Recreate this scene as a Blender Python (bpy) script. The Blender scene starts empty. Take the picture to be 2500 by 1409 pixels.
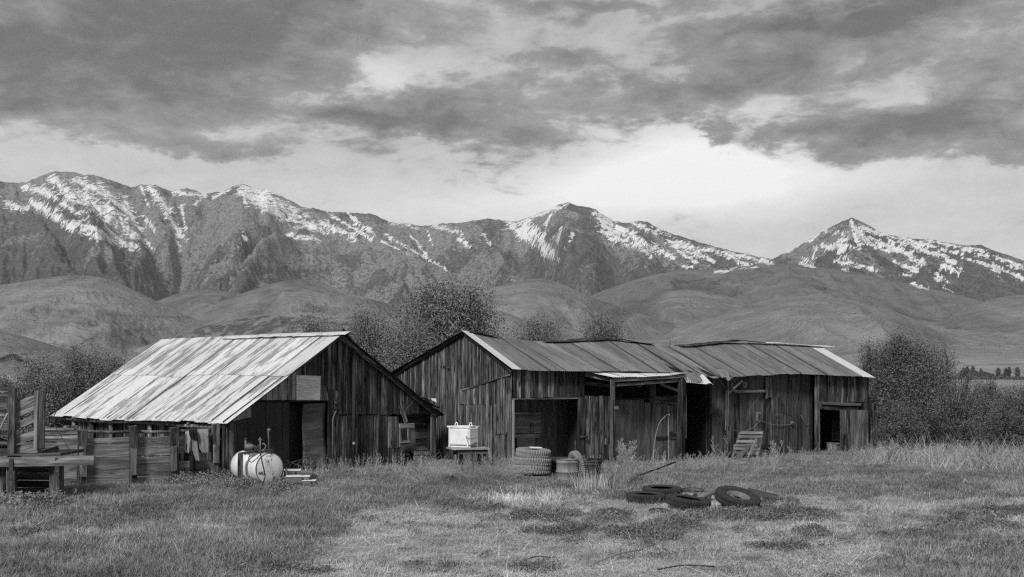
import bpy, bmesh, math, random
import numpy as np
from mathutils import Vector, Matrix

sc = bpy.context.scene
COL = sc.collection
R = random.Random(7)
NR = np.random.RandomState(11)

# ------------------------------------------------------------------ camera
F = 2800.0; HZ = 925.0; CH = 3.0          # focal length in photo pixels, horizon row, eye height
cam_d = bpy.data.cameras.new('camera')
cam = bpy.data.objects.new('camera', cam_d); COL.objects.link(cam)
cam_d.sensor_width = 36.0
cam_d.lens = 36.0 * F / 2500.0
cam_d.shift_y = (HZ - 704.5) / 2500.0
cam_d.clip_start = 0.5; cam_d.clip_end = 30000
cam.location = (0, 0, CH); cam.rotation_euler = (math.radians(90), 0, 0)
sc.camera = cam

# ------------------------------------------------------------------ light
SUN_DIR = Vector((-0.34, -0.68, 0.66)).normalized()
sun_d = bpy.data.lights.new('sun', 'SUN'); sun = bpy.data.objects.new('sun', sun_d); COL.objects.link(sun)
sun_d.energy = 2.1; sun_d.angle = math.radians(12); sun_d.color = (1.0, 1.0, 1.0)
sun.rotation_euler = SUN_DIR.to_track_quat('Z', 'Y').to_euler()
vs = sc.view_settings
sc.cycles.use_denoising = False; sc.cycles.filter_width = 1.25
sc.cycles.sample_clamp_indirect = 1.5; sc.cycles.sample_clamp_direct = 2.0
vs.view_transform = 'Standard'; vs.look = 'None'; vs.gamma = 1.0; vs.exposure = 0.50
try: vs.use_curve_mapping = False
except Exception: pass

# ------------------------------------------------------------------ node helper
class NT:
    def __init__(s, tree): s.t = tree; s.n = tree.nodes; s.l = tree.links
    def new(s, typ, **kw):
        nd = s.n.new(typ)
        for k, v in kw.items(): setattr(nd, k, v)
        return nd
    def setin(s, sock, v):
        if isinstance(v, bpy.types.NodeSocket): s.l.new(v, sock)
        elif v is not None: sock.default_value = v
    def m(s, op, a, b=None, c=None, clamp=False):
        nd = s.n.new('ShaderNodeMath'); nd.operation = op; nd.use_clamp = clamp
        for i, v in enumerate((a, b, c)):
            if v is not None: s.setin(nd.inputs[i], v)
        return nd.outputs[0]
    def vm(s, op, a, b=None, scale=None):
        nd = s.n.new('ShaderNodeVectorMath'); nd.operation = op
        s.setin(nd.inputs[0], a)
        if b is not None: s.setin(nd.inputs[1], b)
        if scale is not None: s.setin(nd.inputs[3], scale)
        return nd.outputs[1] if op in ('LENGTH', 'DOT_PRODUCT') else nd.outputs[0]
    def noise(s, vec, scale, detail=4, rough=0.55, dist=0.0):
        nd = s.n.new('ShaderNodeTexNoise')
        s.setin(nd.inputs['Vector'], vec)
        nd.inputs['Scale'].default_value = scale; nd.inputs['Detail'].default_value = detail
        nd.inputs['Roughness'].default_value = rough; nd.inputs['Distortion'].default_value = dist
        return nd.outputs[0]
    def noisec(s, vec, scale, detail=4, rough=0.55):
        nd = s.n.new('ShaderNodeTexNoise')
        s.setin(nd.inputs['Vector'], vec)
        nd.inputs['Scale'].default_value = scale; nd.inputs['Detail'].default_value = detail
        nd.inputs['Roughness'].default_value = rough
        return nd.outputs[1]
    def step(s, v, a, b, lo=0.0, hi=1.0):           # smoothstep map
        nd = s.n.new('ShaderNodeMapRange'); nd.interpolation_type = 'SMOOTHSTEP'
        s.setin(nd.inputs['Value'], v)
        nd.inputs['From Min'].default_value = a; nd.inputs['From Max'].default_value = b
        nd.inputs['To Min'].default_value = lo; nd.inputs['To Max'].default_value = hi
        return nd.outputs[0]
    def lin(s, v, a, b, lo=0.0, hi=1.0):
        nd = s.n.new('ShaderNodeMapRange')
        s.setin(nd.inputs['Value'], v)
        nd.inputs['From Min'].default_value = a; nd.inputs['From Max'].default_value = b
        nd.inputs['To Min'].default_value = lo; nd.inputs['To Max'].default_value = hi
        return nd.outputs[0]
    def mapv(s, vec, scale=(1, 1, 1), loc=(0, 0, 0)):
        nd = s.n.new('ShaderNodeMapping')
        s.setin(nd.inputs['Vector'], vec)
        nd.inputs['Scale'].default_value = scale; nd.inputs['Location'].default_value = loc
        return nd.outputs[0]
    def mix(s, f, a, b):
        nd = s.n.new('ShaderNodeMix'); nd.data_type = 'FLOAT'
        s.setin(nd.inputs[0], f); s.setin(nd.inputs[2], a); s.setin(nd.inputs[3], b)
        return nd.outputs[0]
    def grey(s, v):
        nd = s.n.new('ShaderNodeCombineColor')
        for i in range(3): s.setin(nd.inputs[i], v)
        return nd.outputs[0]

# ------------------------------------------------------------------ sky
w = bpy.data.worlds.new('World'); sc.world = w; w.use_nodes = True
w.node_tree.nodes.clear(); T = NT(w.node_tree)
tc = T.new('ShaderNodeTexCoord').outputs['Generated']
sep = T.new('ShaderNodeSeparateXYZ'); T.l.new(tc, sep.inputs[0])
X, Y, Z = sep.outputs
az = T.m('ARCTAN2', X, Y)
hor = T.m('SQRT', T.m('ADD', T.m('MULTIPLY', X, X), T.m('MULTIPLY', Y, Y)))
el = T.m('ARCTAN2', Z, hor)
# warp of the cloud edges: two scales, stretched along the horizon
wv = T.mapv(tc, (6, 6, 14))
nz1 = T.noisec(wv, 1.0, 6, 0.6)
nsep = T.new('ShaderNodeSeparateColor'); T.l.new(nz1, nsep.inputs[0])
nz2 = T.noisec(T.mapv(tc, (20, 20, 46)), 1.0, 6, 0.62); nsep2 = T.new('ShaderNodeSeparateColor'); T.l.new(nz2, nsep2.inputs[0])
axw = T.m('ADD', T.m('ADD', az, T.m('MULTIPLY', T.m('SUBTRACT', nsep.outputs[0], 0.5), 0.20)), T.m('MULTIPLY', T.m('SUBTRACT', nsep2.outputs[0], 0.5), 0.10))
elw = T.m('ADD', T.m('ADD', el, T.m('MULTIPLY', T.m('SUBTRACT', nsep.outputs[1], 0.5), 0.07)), T.m('MULTIPLY', T.m('SUBTRACT', nsep2.outputs[1], 0.5), 0.045))
def px2sky(px, py):
    u = (px - 1250) / F; v = (HZ - py) / F
    return math.atan2(u, 1.0), math.atan2(v, math.hypot(u, 1.0))
def blob(px, py, rx, ry, amp, soft=False, tilt=0.0):
    a, e = px2sky(px, py)
    dx = T.m('SUBTRACT', az if soft else axw, a); dy = T.m('SUBTRACT', el if soft else elw, e)
    if tilt: dy = T.m('SUBTRACT', dy, T.m('MULTIPLY', dx, tilt))
    dx = T.m('MULTIPLY', dx, F / rx); dy = T.m('MULTIPLY', dy, F / ry)
    d = T.m('ADD', T.m('MULTIPLY', dx, dx), T.m('MULTIPLY', dy, dy))
    g = T.m('POWER', 2.71828, T.m('MULTIPLY', d, -1.0))
    return T.m('MULTIPLY', g, amp)
CLOUDS = [
 (150,60,560,150,1.0),(60,215,190,85,0.75),(560,110,260,90,0.55),(860,25,430,62,0.75),(380,215,220,60,0.45),
 (430,275,130,40,0.42),(330,345,240,42,0.62),(470,385,130,26,0.4),(640,375,140,24,0.22),
 (850,290,180,34,0.62),(1080,255,170,42,0.42),(1180,305,190,40,0.70),(1010,300,170,32,0.5),(1240,235,170,36,0.5),
 (1280,140,120,32,0.62),(1160,180,110,18,0.35),(1500,8,260,26,0.8),(1150,385,190,24,0.35),(890,220,34,12,0.3),
 (1600,205,300,46,0.62),(1900,190,230,60,0.5),(1480,270,200,40,0.35),(1700,235,60,50,0.35),
 (1900,75,330,38,0.78),(2200,60,260,52,0.72),(2400,20,200,40,0.4),
 (2080,320,190,52,0.95),(2260,300,150,60,0.7),(1780,325,44,46,0.55),(2420,230,150,80,0.75),(2450,370,140,42,0.6),
 (1420,340,140,26,0.28),(700,345,120,24,0.25),(2150,395,120,22,0.35),(2330,130,200,40,0.35),(1700,60,150,20,0.3)]
acc = None
for b in CLOUDS:
    g = blob(*b); acc = g if acc is None else T.m('ADD', acc, g)
LIGHTS = [(1700,390,260,110,0.45),(1500,460,330,60,0.25),(640,180,170,60,0.12),(900,190,190,50,0.22),(1180,500,520,60,0.18),(1960,430,330,60,0.18),(1560,250,300,60,0.0),(520,262,120,14,0.2)]
lac = None
for b in LIGHTS:
    g = blob(*b, soft=True); lac = g if lac is None else T.m('ADD', lac, g)
fb = T.noise(T.mapv(tc, (8, 8, 22), (3.1, 0, 0)), 1.0, 8, 0.6, 0.5)
fb2 = T.noise(T.mapv(tc, (28, 28, 66), (0, 2, 5)), 1.0, 6, 0.62, 0.6)
fb3 = T.noise(T.mapv(tc, (2.2, 2.2, 6), (7, 1, 0)), 1.0, 4, 0.5)
# outside the modelled part of the sky the same broken cloud deck continues from noise alone
outside = T.step(T.m('MAXIMUM', T.m('ABSOLUTE', az), T.m('MULTIPLY', el, 1.45)), 0.46, 0.72)
gen = T.step(fb3, 0.38, 0.62, 0.0, 1.0)
cov = T.mix(outside, acc, gen)
fb4 = T.noise(T.mapv(tc, (60, 60, 120), (1, 2, 5)), 1.0, 4, 0.6, 0.3)
bil = T.m('ABSOLUTE', T.m('SUBTRACT', T.m('MULTIPLY', T.noise(T.mapv(tc, (13, 13, 32), (4, 4, 1)), 1.0, 5, 0.55), 2.0), 1.0))
det = T.m('ADD', T.m('MULTIPLY', T.m('SUBTRACT', fb, 0.5), 1.25), T.m('MULTIPLY', T.m('SUBTRACT', fb2, 0.5), 0.75))
det = T.m('ADD', det, T.m('MULTIPLY', T.m('SUBTRACT', fb4, 0.5), 0.22))
mm_ = T.m('ADD', cov, T.m('ADD', det, T.m('MULTIPLY', T.m('SUBTRACT', 0.22, bil), 0.55)))
body_ = T.step(mm_, 0.19, 0.60)
dark_ = T.lin(mm_, 0.30, 1.30, 0.34, 0.140)
dark_ = T.m('MULTIPLY', dark_, T.m('MULTIPLY', T.lin(fb, 0.3, 0.7, 1.20, 0.84), T.lin(fb2, 0.3, 0.7, 1.12, 0.90)))
lift_ = T.m('ADD', T.m('MULTIPLY', T.m('MINIMUM', lac, 1.0), 0.85), T.lin(el, 0.0, 0.34, 0.34, 0.0))
lift_ = T.m('MULTIPLY', lift_, T.m('SUBTRACT', 1.0, T.m('MULTIPLY', outside, 0.3)))
brt_ = T.m('ADD', 0.40, T.m('ADD', lift_, T.m('MULTIPLY', T.m('SUBTRACT', det, 0.0), -0.22)))
brt_ = T.m('MINIMUM', T.m('MAXIMUM', brt_, 0.28), 0.95)
skyg = T.mix(body_, brt_, dark_)
sky = T.new('ShaderNodeTexSky'); sky.sky_type = 'NISHITA'; sky.sun_disc = False
sky.sun_elevation = math.asin(SUN_DIR.z); sky.sun_rotation = math.atan2(SUN_DIR.x, SUN_DIR.y)
sbw = T.new('ShaderNodeRGBToBW'); T.l.new(sky.outputs[0], sbw.inputs[0])
skyv = T.m('MINIMUM', T.m('MULTIPLY', sbw.outputs[0], 0.08), 0.9)
val = T.mix(0.05, skyg, skyv)
bg = T.new('ShaderNodeBackground'); T.l.new(T.grey(val), bg.inputs[0]); bg.inputs[1].default_value = 0.78
wo = T.new('ShaderNodeOutputWorld'); T.l.new(bg.outputs[0], wo.inputs[0])
try: w.cycles.sampling_method = 'MANUAL'; w.cycles.sample_map_resolution = 1024
except Exception: pass

# ------------------------------------------------------------------ object helpers
def P(px, py, y): return Vector(((px - 1250) / F * y, y, CH + (HZ - py) / F * y))
def G(px, py, z=0.0):
    y = F * (CH - z) / (py - HZ); return Vector(((px - 1250) / F * y, y, z))
def tag(o, label=None, cat=None, group=None, kind=None):
    for k, v in (('label', label), ('category', cat), ('group', group), ('kind', kind)):
        if v: o[k] = v
    return o
def thing(name, label, cat, loc, group=None):
    o = bpy.data.objects.new(name, None); COL.objects.link(o)
    o.location = loc; o.empty_display_size = 0.2
    return tag(o, label, cat, group)
def link(name, me, parent=None, M=None, mat=None):
    o = bpy.data.objects.new(name, me); COL.objects.link(o)
    if M is not None: o.matrix_world = M
    if parent is not None:
        o.parent = parent
        o.matrix_parent_inverse = WM(parent).inverted()
    if mat is not None and not me.materials: me.materials.append(mat)
    return o
def WM(o):
    m = Matrix.LocRotScale(o.location, o.rotation_euler if o.rotation_mode != 'QUATERNION' else o.rotation_quaternion, o.scale)
    if o.parent is not None: return WM(o.parent) @ o.matrix_parent_inverse @ m
    return m
def mesh(name, verts, faces, smooth=False):
    me = bpy.data.meshes.new(name); me.from_pydata([tuple(v) for v in verts], [], faces); me.update()
    if smooth: me.polygons.foreach_set('use_smooth', [True] * len(me.polygons))
    return me
def copy_tree(o, kids, loc=None, rot=None, label=None, parent=None):
    c = o.copy(); COL.objects.link(c)
    if parent is not None: c.parent = parent
    if loc is not None: c.location = loc
    if rot is not None: c.rotation_euler = rot
    if label: c['label'] = label
    for k in kids.get(o, []): copy_tree(k, kids, parent=c)
    return c
def kids_map():
    d = {}
    for o in COL.objects:
        if o.parent: d.setdefault(o.parent, []).append(o)
    return d
def axes(zdir, ydir):
    z = Vector(zdir).normalized(); y = Vector(ydir); y = (y - y.dot(z) * z).normalized(); x = y.cross(z)
    return x, y, z
def mat4(o, x, y, z): return Matrix(((x[0], y[0], z[0], o[0]), (x[1], y[1], z[1], o[1]), (x[2], y[2], z[2], o[2]), (0, 0, 0, 1)))

def beam(parent, name, mat, p0, p1, wd, th, face=(0, -1, 0), jit=0.004, taper=1.0, bow=0.0, segs=3):
    """A piece of timber from p0 to p1; local z along the grain, local y out of its wide face."""
    p0 = Vector(p0); p1 = Vector(p1); L = (p1 - p0).length
    x, y, z = axes(p1 - p0, face)
    vs_, fs = [], []
    bx = R.uniform(-bow, bow); by = R.uniform(-bow, bow)
    for i in range(segs + 1):
        t = i / segs; k = 1 + (taper - 1) * t; b = math.sin(math.pi * t)
        for sx, sy in ((-1, -1), (1, -1), (1, 1), (-1, 1)):
            vs_.append((sx * wd / 2 * k + bx * b + R.uniform(-jit, jit), sy * th / 2 + by * b + R.uniform(-jit, jit) * .5,
                        t * L + (R.uniform(-jit, jit) * 3 if i in (0, segs) else 0)))
    for i in range(segs):
        a = i * 4
        for k in range(4): fs.append((a + k, a + (k + 1) % 4, a + 4 + (k + 1) % 4, a + 4 + k))
    fs.append((3, 2, 1, 0)); n = segs * 4; fs.append((n, n + 1, n + 2, n + 3))
    return link(name, mesh(name, vs_, fs), parent, mat4(p0, x, y, z), mat)

def tube_data(pts, rad, n=8, close=True):
    """verts, faces of a tube along pts; rad a number or one per point."""
    pts = [Vector(p) for p in pts]; m_ = len(pts)
    rad = [rad] * m_ if not hasattr(rad, '__len__') else rad
    vs_, fs = [], []; up = Vector((0.13, 0.31, 0.94)); prev = None
    for i, p in enumerate(pts):
        d = (pts[min(i + 1, m_ - 1)] - pts[max(i - 1, 0)]).normalized()
        a = d.cross(up if prev is None else prev)
        if a.length < 1e-3: a = d.cross(Vector((1, 0, 0)))
        a.normalize(); b = a.cross(d).normalized()
        prev = b if prev is None else b
        prev = b
        for k in range(n):
            t = 2 * math.pi * k / n
            vs_.append(p + (a * math.cos(t) + b * math.sin(t)) * rad[i])
    for i in range(m_ - 1):
        for k in range(n): fs.append((i * n + k, i * n + (k + 1) % n, (i + 1) * n + (k + 1) % n, (i + 1) * n + k))
    if close:
        fs.append(tuple(range(n))[::-1]); fs.append(tuple((m_ - 1) * n + k for k in range(n)))
    return vs_, fs
def tube(parent, name, mat, pts, rad, n=8, smooth=True):
    v, f = tube_data(pts, rad, n)
    o = Vector(pts[0])
    return link(name, mesh(name, [q - o for q in v], f, smooth), parent, Matrix.Translation(o), mat)
def curve_pts(ctrl, n=14):
    """Catmull-Rom through ctrl."""
    c = [Vector(p) for p in ctrl]; c = [c[0] * 2 - c[1]] + c + [c[-1] * 2 - c[-2]]; out = []
    for i in range(1, len(c) - 2):
        for k in range(n if i < len(c) - 3 else n + 1):
            t = k / n; p0, p1, p2, p3 = c[i - 1:i + 3]
            out.append(0.5 * ((2 * p1) + (p2 - p0) * t + (2 * p0 - 5 * p1 + 4 * p2 - p3) * t * t + (3 * p1 - p0 - 3 * p2 + p3) * t ** 3))
    return out
def lathe_mesh(name, prof, n=32, mod=None, closed=False, smooth=True):
    """prof: (radius, z) pairs round the z axis."""
    vs_, fs = [], []; m_ = len(prof)
    for k in range(n):
        t = 2 * math.pi * k / n
        for i, (r, z) in enumerate(prof):
            if mod: r, z = mod(i, k, r, z)
            vs_.append((r * math.cos(t), r * math.sin(t), z))
    for k in range(n):
        a = k * m_; b = ((k + 1) % n) * m_
        for i in range(m_ if closed else m_ - 1):
            j = (i + 1) % m_
            fs.append((a + i, b + i, b + j, a + j))
    return mesh(name, vs_, fs, smooth)
def box_mesh(name, sx, sy, sz, bev=0.0, segs=2):
    bm = bmesh.new(); bmesh.ops.create_cube(bm, size=1)
    for v in bm.verts: v.co = Vector((v.co.x * sx, v.co.y * sy, v.co.z * sz))
    if bev > 0: bmesh.ops.bevel(bm, geom=bm.edges[:], offset=bev, segments=segs, affect='EDGES', profile=0.5)
    me = bpy.data.meshes.new(name); bm.to_mesh(me); bm.free(); return me

# ------------------------------------------------------------------ materials
def newmat(name):
    m_ = bpy.data.materials.new(name); m_.use_nodes = True; m_.node_tree.nodes.clear()
    T_ = NT(m_.node_tree); b = T_.new('ShaderNodeBsdfPrincipled'); o = T_.new('ShaderNodeOutputMaterial')
    T_.l.new(b.outputs[0], o.inputs[0]); return m_, T_, b
def bump(T_, b, h, strength=0.5, dist=0.01):
    n = T_.new('ShaderNodeBump'); n.inputs['Strength'].default_value = strength; n.inputs['Distance'].default_value = dist
    T_.l.new(h, n.inputs['Height']); T_.l.new(n.outputs[0], b.inputs['Normal'])
def objvec(T_):
    tc_ = T_.new('ShaderNodeTexCoord').outputs['Object']; oi = T_.new('ShaderNodeObjectInfo').outputs['Random']
    return T_.vm('ADD', tc_, T_.vm('SCALE', (37.0, 53.0, 71.0), scale=oi)), oi, tc_

def wood(name, lo, hi, contrast=1.0, gx=26, gz=1.3, rand=0.62, wet=0.5):
    """weathered sawn wood: grain along local z, knots, dark weather stains, worn pale streaks"""
    m_, T_, b = newmat(name); v, rnd, raw = objvec(T_)
    g1 = T_.noise(T_.mapv(v, (gx, gx, gz)), 1.0, 5, 0.65, 0.4)
    g2 = T_.noise(T_.mapv(v, (gx * 3.2, gx * 3.2, gz * 3)), 1.0, 3, 0.6)
    st = T_.noise(T_.mapv(v, (5, 5, 0.9)), 1.0, 4, 0.6)
    kn = T_.new('ShaderNodeTexVoronoi'); T_.l.new(T_.mapv(v, (5.5, 5.5, 1.6)), kn.inputs['Vector']); kn.inputs['Scale'].default_value = 1.0
    knot = T_.step(kn.outputs['Distance'], 0.08, 0.26)
    a = T_.step(g1, 0.5 - 0.18 / contrast, 0.5 + 0.20 / contrast)
    g0 = T_.step(T_.noise(T_.mapv(v, (gx * .36, gx * .36, gz * .6)), 1.0, 3, 0.6), 0.36, 0.64)
    a = T_.m('ADD', T_.m('ADD', T_.m('MULTIPLY', a, 0.50), T_.m('MULTIPLY', g2, 0.20)), T_.m('MULTIPLY', g0, 0.36))
    a = T_.m('MULTIPLY', a, T_.mix(wet, 1.0, T_.step(st, 0.36, 0.66)))
    a = T_.m('MULTIPLY', a, T_.m('MULTIPLY_ADD', knot, 0.75, 0.25))
    a = T_.m('POWER', a, 1.55)
    col = T_.mix(a, lo, hi)
    rr = T_.m('FRACT', T_.m('MULTIPLY', rnd, 17.31))
    col = T_.m('MULTIPLY', col, T_.lin(rr, 0, 1, 1 - rand, 1 + rand))
    T_.l.new(T_.grey(col), b.inputs['Base Color']); b.inputs['Roughness'].default_value = 0.85
    b.inputs['Specular IOR Level'].default_value = 0.2
    bump(T_, b, T_.m('ADD', g1, T_.m('MULTIPLY', g2, 0.4)), 0.8, 0.012)
    return m_

def metal(name, base, patch, thr=0.5, sx=9, sz=1.1, rough=0.5, specks=0.0, rand=0.12, metallic=0.0):
    m_, T_, b = newmat(name); v, rnd, raw = objvec(T_)
    p1 = T_.noise(T_.mapv(v, (2.2, 2.2, 0.45)), 1.0, 3, 0.55)
    p2 = T_.noise(T_.mapv(v, (sx, sx, sz)), 1.0, 6, 0.75)
    f = T_.m('ADD', T_.m('MULTIPLY', p1, 1.0), T_.m('MULTIPLY', p2, 0.8))
    f = T_.step(f, thr + 0.86 - 0.5, thr + 0.95 - 0.5)
    fine = T_.noise(T_.mapv(v, (30, 30, 5)), 1.0, 3, 0.6)
    col = T_.mix(f, base, patch)
    col = T_.m('MULTIPLY', col, T_.lin(fine, 0.2, 0.8, 0.82, 1.18))
    col = T_.m('MULTIPLY', col, T_.lin(T_.m('FRACT', T_.m('MULTIPLY', rnd, 11.7)), 0, 1, 1 - rand, 1 + rand))
    if specks:
        vo = T_.new('ShaderNodeTexVoronoi'); T_.l.new(v, vo.inputs['Vector']); vo.inputs['Scale'].default_value = 2.2
        sp = T_.step(vo.outputs['Distance'], 0.035, 0.075)
        gate = T_.step(p1, 0.50, 0.56)
        sp = T_.m('MAXIMUM', sp, T_.m('SUBTRACT', 1.0, gate))
        col = T_.mix(sp, specks, col)
    T_.l.new(T_.grey(col), b.inputs['Base Color']); b.inputs['Roughness'].default_value = rough
    b.inputs['Metallic'].default_value = metallic; b.inputs['Specular IOR Level'].default_value = 0.35
    bump(T_, b, fine, 0.25, 0.004)
    return m_

def plain(name, c, rough=0.6, var=0.25, scale=8.0, spec=0.3, bmp=0.2):
    m_, T_, b = newmat(name); v, rnd, raw = objvec(T_)
    n = T_.noise(v, scale, 5, 0.6); n2 = T_.noise(v, scale * 5, 3, 0.6)
    col = T_.m('MULTIPLY', c, T_.lin(T_.m('ADD', T_.m('MULTIPLY', n, 0.7), T_.m('MULTIPLY', n2, 0.3)), 0.3, 0.7, 1 - var, 1 + var))
    T_.l.new(T_.grey(col), b.inputs['Base Color']); b.inputs['Roughness'].default_value = rough
    b.inputs['Specular IOR Level'].default_value = spec
    if bmp: bump(T_, b, n2, bmp, 0.005)
    return m_

def chipped(name, c, chip, amount=0.60, scale=7.0, rough=0.45):
    m_, T_, b = newmat(name); v, rnd, raw = objvec(T_)
    n = T_.noise(v, scale, 8, 0.7, 0.3); big = T_.noise(v, 1.7, 2, 0.5); fine = T_.noise(v, 3, 4, .6)
    f = T_.step(T_.m('ADD', n, T_.m('MULTIPLY', T_.m('SUBTRACT', big, 0.5), 0.55)), amount, amount + 0.03)
    col = T_.mix(f, T_.m('MULTIPLY', c, T_.lin(fine, .3, .7, .85, 1.08)), chip)
    T_.l.new(T_.grey(col), b.inputs['Base Color']); b.inputs['Roughness'].default_value = rough
    return m_

def leafmat(name, lo, hi, rough=0.75, trans=0.15):
    m_, T_, b = newmat(name)
    at = T_.new('ShaderNodeAttribute'); at.attribute_name = 'shade'
    oi = T_.new('ShaderNodeObjectInfo').outputs['Random']
    f = at.outputs['Fac']
    wp = T_.new('ShaderNodeNewGeometry').outputs['Position']; pn = T_.noise(wp, 0.55, 4, 0.6)
    col = T_.m('MULTIPLY', T_.m('MULTIPLY', T_.mix(f, lo, hi), T_.lin(oi, 0, 1, 0.85, 1.15)), T_.lin(pn, 0.32, 0.68, 0.68, 1.32))
    T_.l.new(T_.grey(col), b.inputs['Base Color']); b.inputs['Roughness'].default_value = rough
    b.inputs['Specular IOR Level'].default_value = 0.25
    return m_

WD = wood('dark_weathered_wood', 0.004, 0.36, 1.35)
WDD = wood('very_dark_wood', 0.004, 0.15, 1.0)
WM_ = wood('mid_weathered_wood', 0.015, 0.38, 1.2, rand=0.45)
WG = wood('grey_weathered_wood', 0.05, 0.44, 1.0, rand=0.35, wet=0.4)
WL = wood('pale_weathered_wood', 0.16, 0.62, 1.0, rand=0.25, wet=0.35)
WF = wood('fence_plank_wood', 0.08, 0.50, 1.0, rand=0.25, gx=22, wet=0.35)
WPLY = wood('weathered_plywood', 0.50, 0.92, 1.0, gx=60, gz=4, rand=0.05, wet=0.2)
WPT = wood('painted_dull_board', 0.055, 0.23, 0.7, rand=0.3, gx=12, wet=0.45)
WCH = wood('pale_chalky_board', 0.18, 0.60, 0.8, gx=34, gz=2.5, rand=0.15, wet=0.3)
TIN_L = metal('galvanised_roof_tin', 0.62, 0.27, 0.55, rough=0.55)
TIN_R = metal('rusted_roof_tin', 0.19, 0.13, 0.52, rough=0.62, specks=0.5, rand=0.16)
TIN_B = metal('bright_flashing_tin', 0.62, 0.38, 0.62, rough=0.5)
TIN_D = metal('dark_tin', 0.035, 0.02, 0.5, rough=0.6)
TARP = metal('black_tin_sheet', 0.022, 0.013, 0.5, rough=0.5, rand=0.25, specks=0.2)
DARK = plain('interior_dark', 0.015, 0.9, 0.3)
RUB = plain('tyre_rubber', 0.034, 0.85, 0.55, 14)
RUBL = plain('dusty_tyre_rubber', 0.22, 0.9, 0.45, 18)
WHITE = chipped('chipped_white_paint', 0.80, 0.10, 0.63, 6.0)
WBL = wood('palest_wood', 0.30, 0.75, 1.0, rand=0.15, wet=0.2)  # palest wood tone; on the door jamb it paints in the light
WHITE2 = chipped('white_tank_paint', 0.86, 0.30, 0.69, 5.0, 0.4)
STEEL = plain('weathered_steel', 0.16, 0.5, 0.35, 20)
STEELD = plain('dark_steel', 0.045, 0.55, 0.35, 20)
PAINTG = metal('grey_drum_paint', 0.20, 0.13, 0.6, rough=0.5)
RUSTD = metal('rusty_drum', 0.07, 0.035, 0.5, rough=0.7)
CL_L = plain('pale_cloth', 0.34, 0.95, 0.3, 9)
CL_M = plain('faded_cloth', 0.22, 0.95, 0.4, 12)
CL_D = plain('black_cloth', 0.014, 0.9, 0.4, 9)
HOSE = plain('black_hose', 0.02, 0.5, 0.2)
GLASSD = plain('dusty_dark_glass', 0.03, 0.12, 0.3, 6, spec=0.6)
BARK = wood('bark', 0.03, 0.13, 1.0, gx=18, gz=3)
BARKL = wood('dry_branch', 0.16, 0.42, 1.0, gx=18, gz=3)
LEAF_D = leafmat('dark_shrub_leaf', 0.06, 0.165)
LEAF_M = leafmat('willow_leaf', 0.10, 0.23)
LEAF_G = leafmat('grey_shrub_leaf', 0.14, 0.29)
GRASS = leafmat('grass_blade', 0.115, 0.43)
STRAW = leafmat('straw_stem', 0.30, 0.80)
WEED = leafmat('low_weed_leaf', 0.075, 0.24)
DRYW = leafmat('dry_weed_stalk', 0.16, 0.60)

# ------------------------------------------------------------------ noise on arrays
def _hash(ix, iy, seed):
    n = (ix.astype(np.int64) * 374761393 + iy.astype(np.int64) * 668265263 + seed * 1442695041) & 0xffffffff
    n = ((n ^ (n >> 13)) * 1274126177) & 0xffffffff
    return ((n ^ (n >> 16)) & 0xffff) / 65535.0
def vnoise(x, y, seed=0):
    ix = np.floor(x); iy = np.floor(y); fx = x - ix; fy = y - iy
    fx = fx * fx * fx * (fx * (fx * 6 - 15) + 10); fy = fy * fy * fy * (fy * (fy * 6 - 15) + 10)
    a = _hash(ix, iy, seed); b = _hash(ix + 1, iy, seed); c = _hash(ix, iy + 1, seed); d = _hash(ix + 1, iy + 1, seed)
    return (a + (b - a) * fx) * (1 - fy) + (c + (d - c) * fx) * fy
def fbm(x, y, seed=0, oct_=5, gain=0.5):
    s = 0; a = 1; t = 0; c, sn = 0.8, 0.6
    for i in range(oct_):
        s = s + a * vnoise(x, y, seed + i * 17); t += a; a *= gain
        x, y = (x * c - y * sn) * 2.03 + 13.1, (x * sn + y * c) * 2.03 + 7.7
    return s / t
def ridged(x, y, seed=0, oct_=5, gain=0.55):
    s = 0; a = 1; t = 0; c, sn = 0.9, 0.435
    for i in range(oct_):
        n = 1 - np.abs(2 * vnoise(x, y, seed + i * 31) - 1); s = s + a * n * n; t += a; a *= gain
        x, y = (x * c - y * sn) * 2.1 + 3.1, (x * sn + y * c) * 2.1 + 9.7
    return s / t
def sstep(v, a, b):
    t = np.clip((v - a) / (b - a), 0, 1); return t * t * (3 - 2 * t)

def gz_arr(x, y):
    return (fbm(x * 0.25, y * 0.25, 5, 3) - 0.5) * 0.16 + (fbm(x * 1.3, y * 1.3, 9, 3) - 0.5) * 0.05
def gz(x, y): return float(gz_arr(np.array([x]), np.array([y]))[0])

def grid_mesh(name, X_, Y_, Z_, attrs=None, smooth=True):
    r, c = X_.shape
    co = np.stack([X_, Y_, Z_], -1).reshape(-1, 3).astype(np.float32)
    i = np.arange(r * c).reshape(r, c)
    q = np.stack([i[:-1, :-1], i[:-1, 1:], i[1:, 1:], i[1:, :-1]], -1).reshape(-1, 4)
    me = bpy.data.meshes.new(name)
    me.vertices.add(len(co)); me.vertices.foreach_set('co', co.ravel())
    me.loops.add(q.size); me.loops.foreach_set('vertex_index', q.ravel().astype(np.int32))
    me.polygons.add(len(q)); me.polygons.foreach_set('loop_start', (np.arange(len(q)) * 4).astype(np.int32))
    me.polygons.foreach_set('loop_total', np.full(len(q), 4, np.int32))
    me.polygons.foreach_set('use_smooth', np.full(len(q), smooth))
    me.update(calc_edges=True)
    for k, a in (attrs or {}).items():
        at = me.attributes.new(k, 'FLOAT', 'POINT'); at.data.foreach_set('value', a.reshape(-1).astype(np.float32))
    return me

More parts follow.
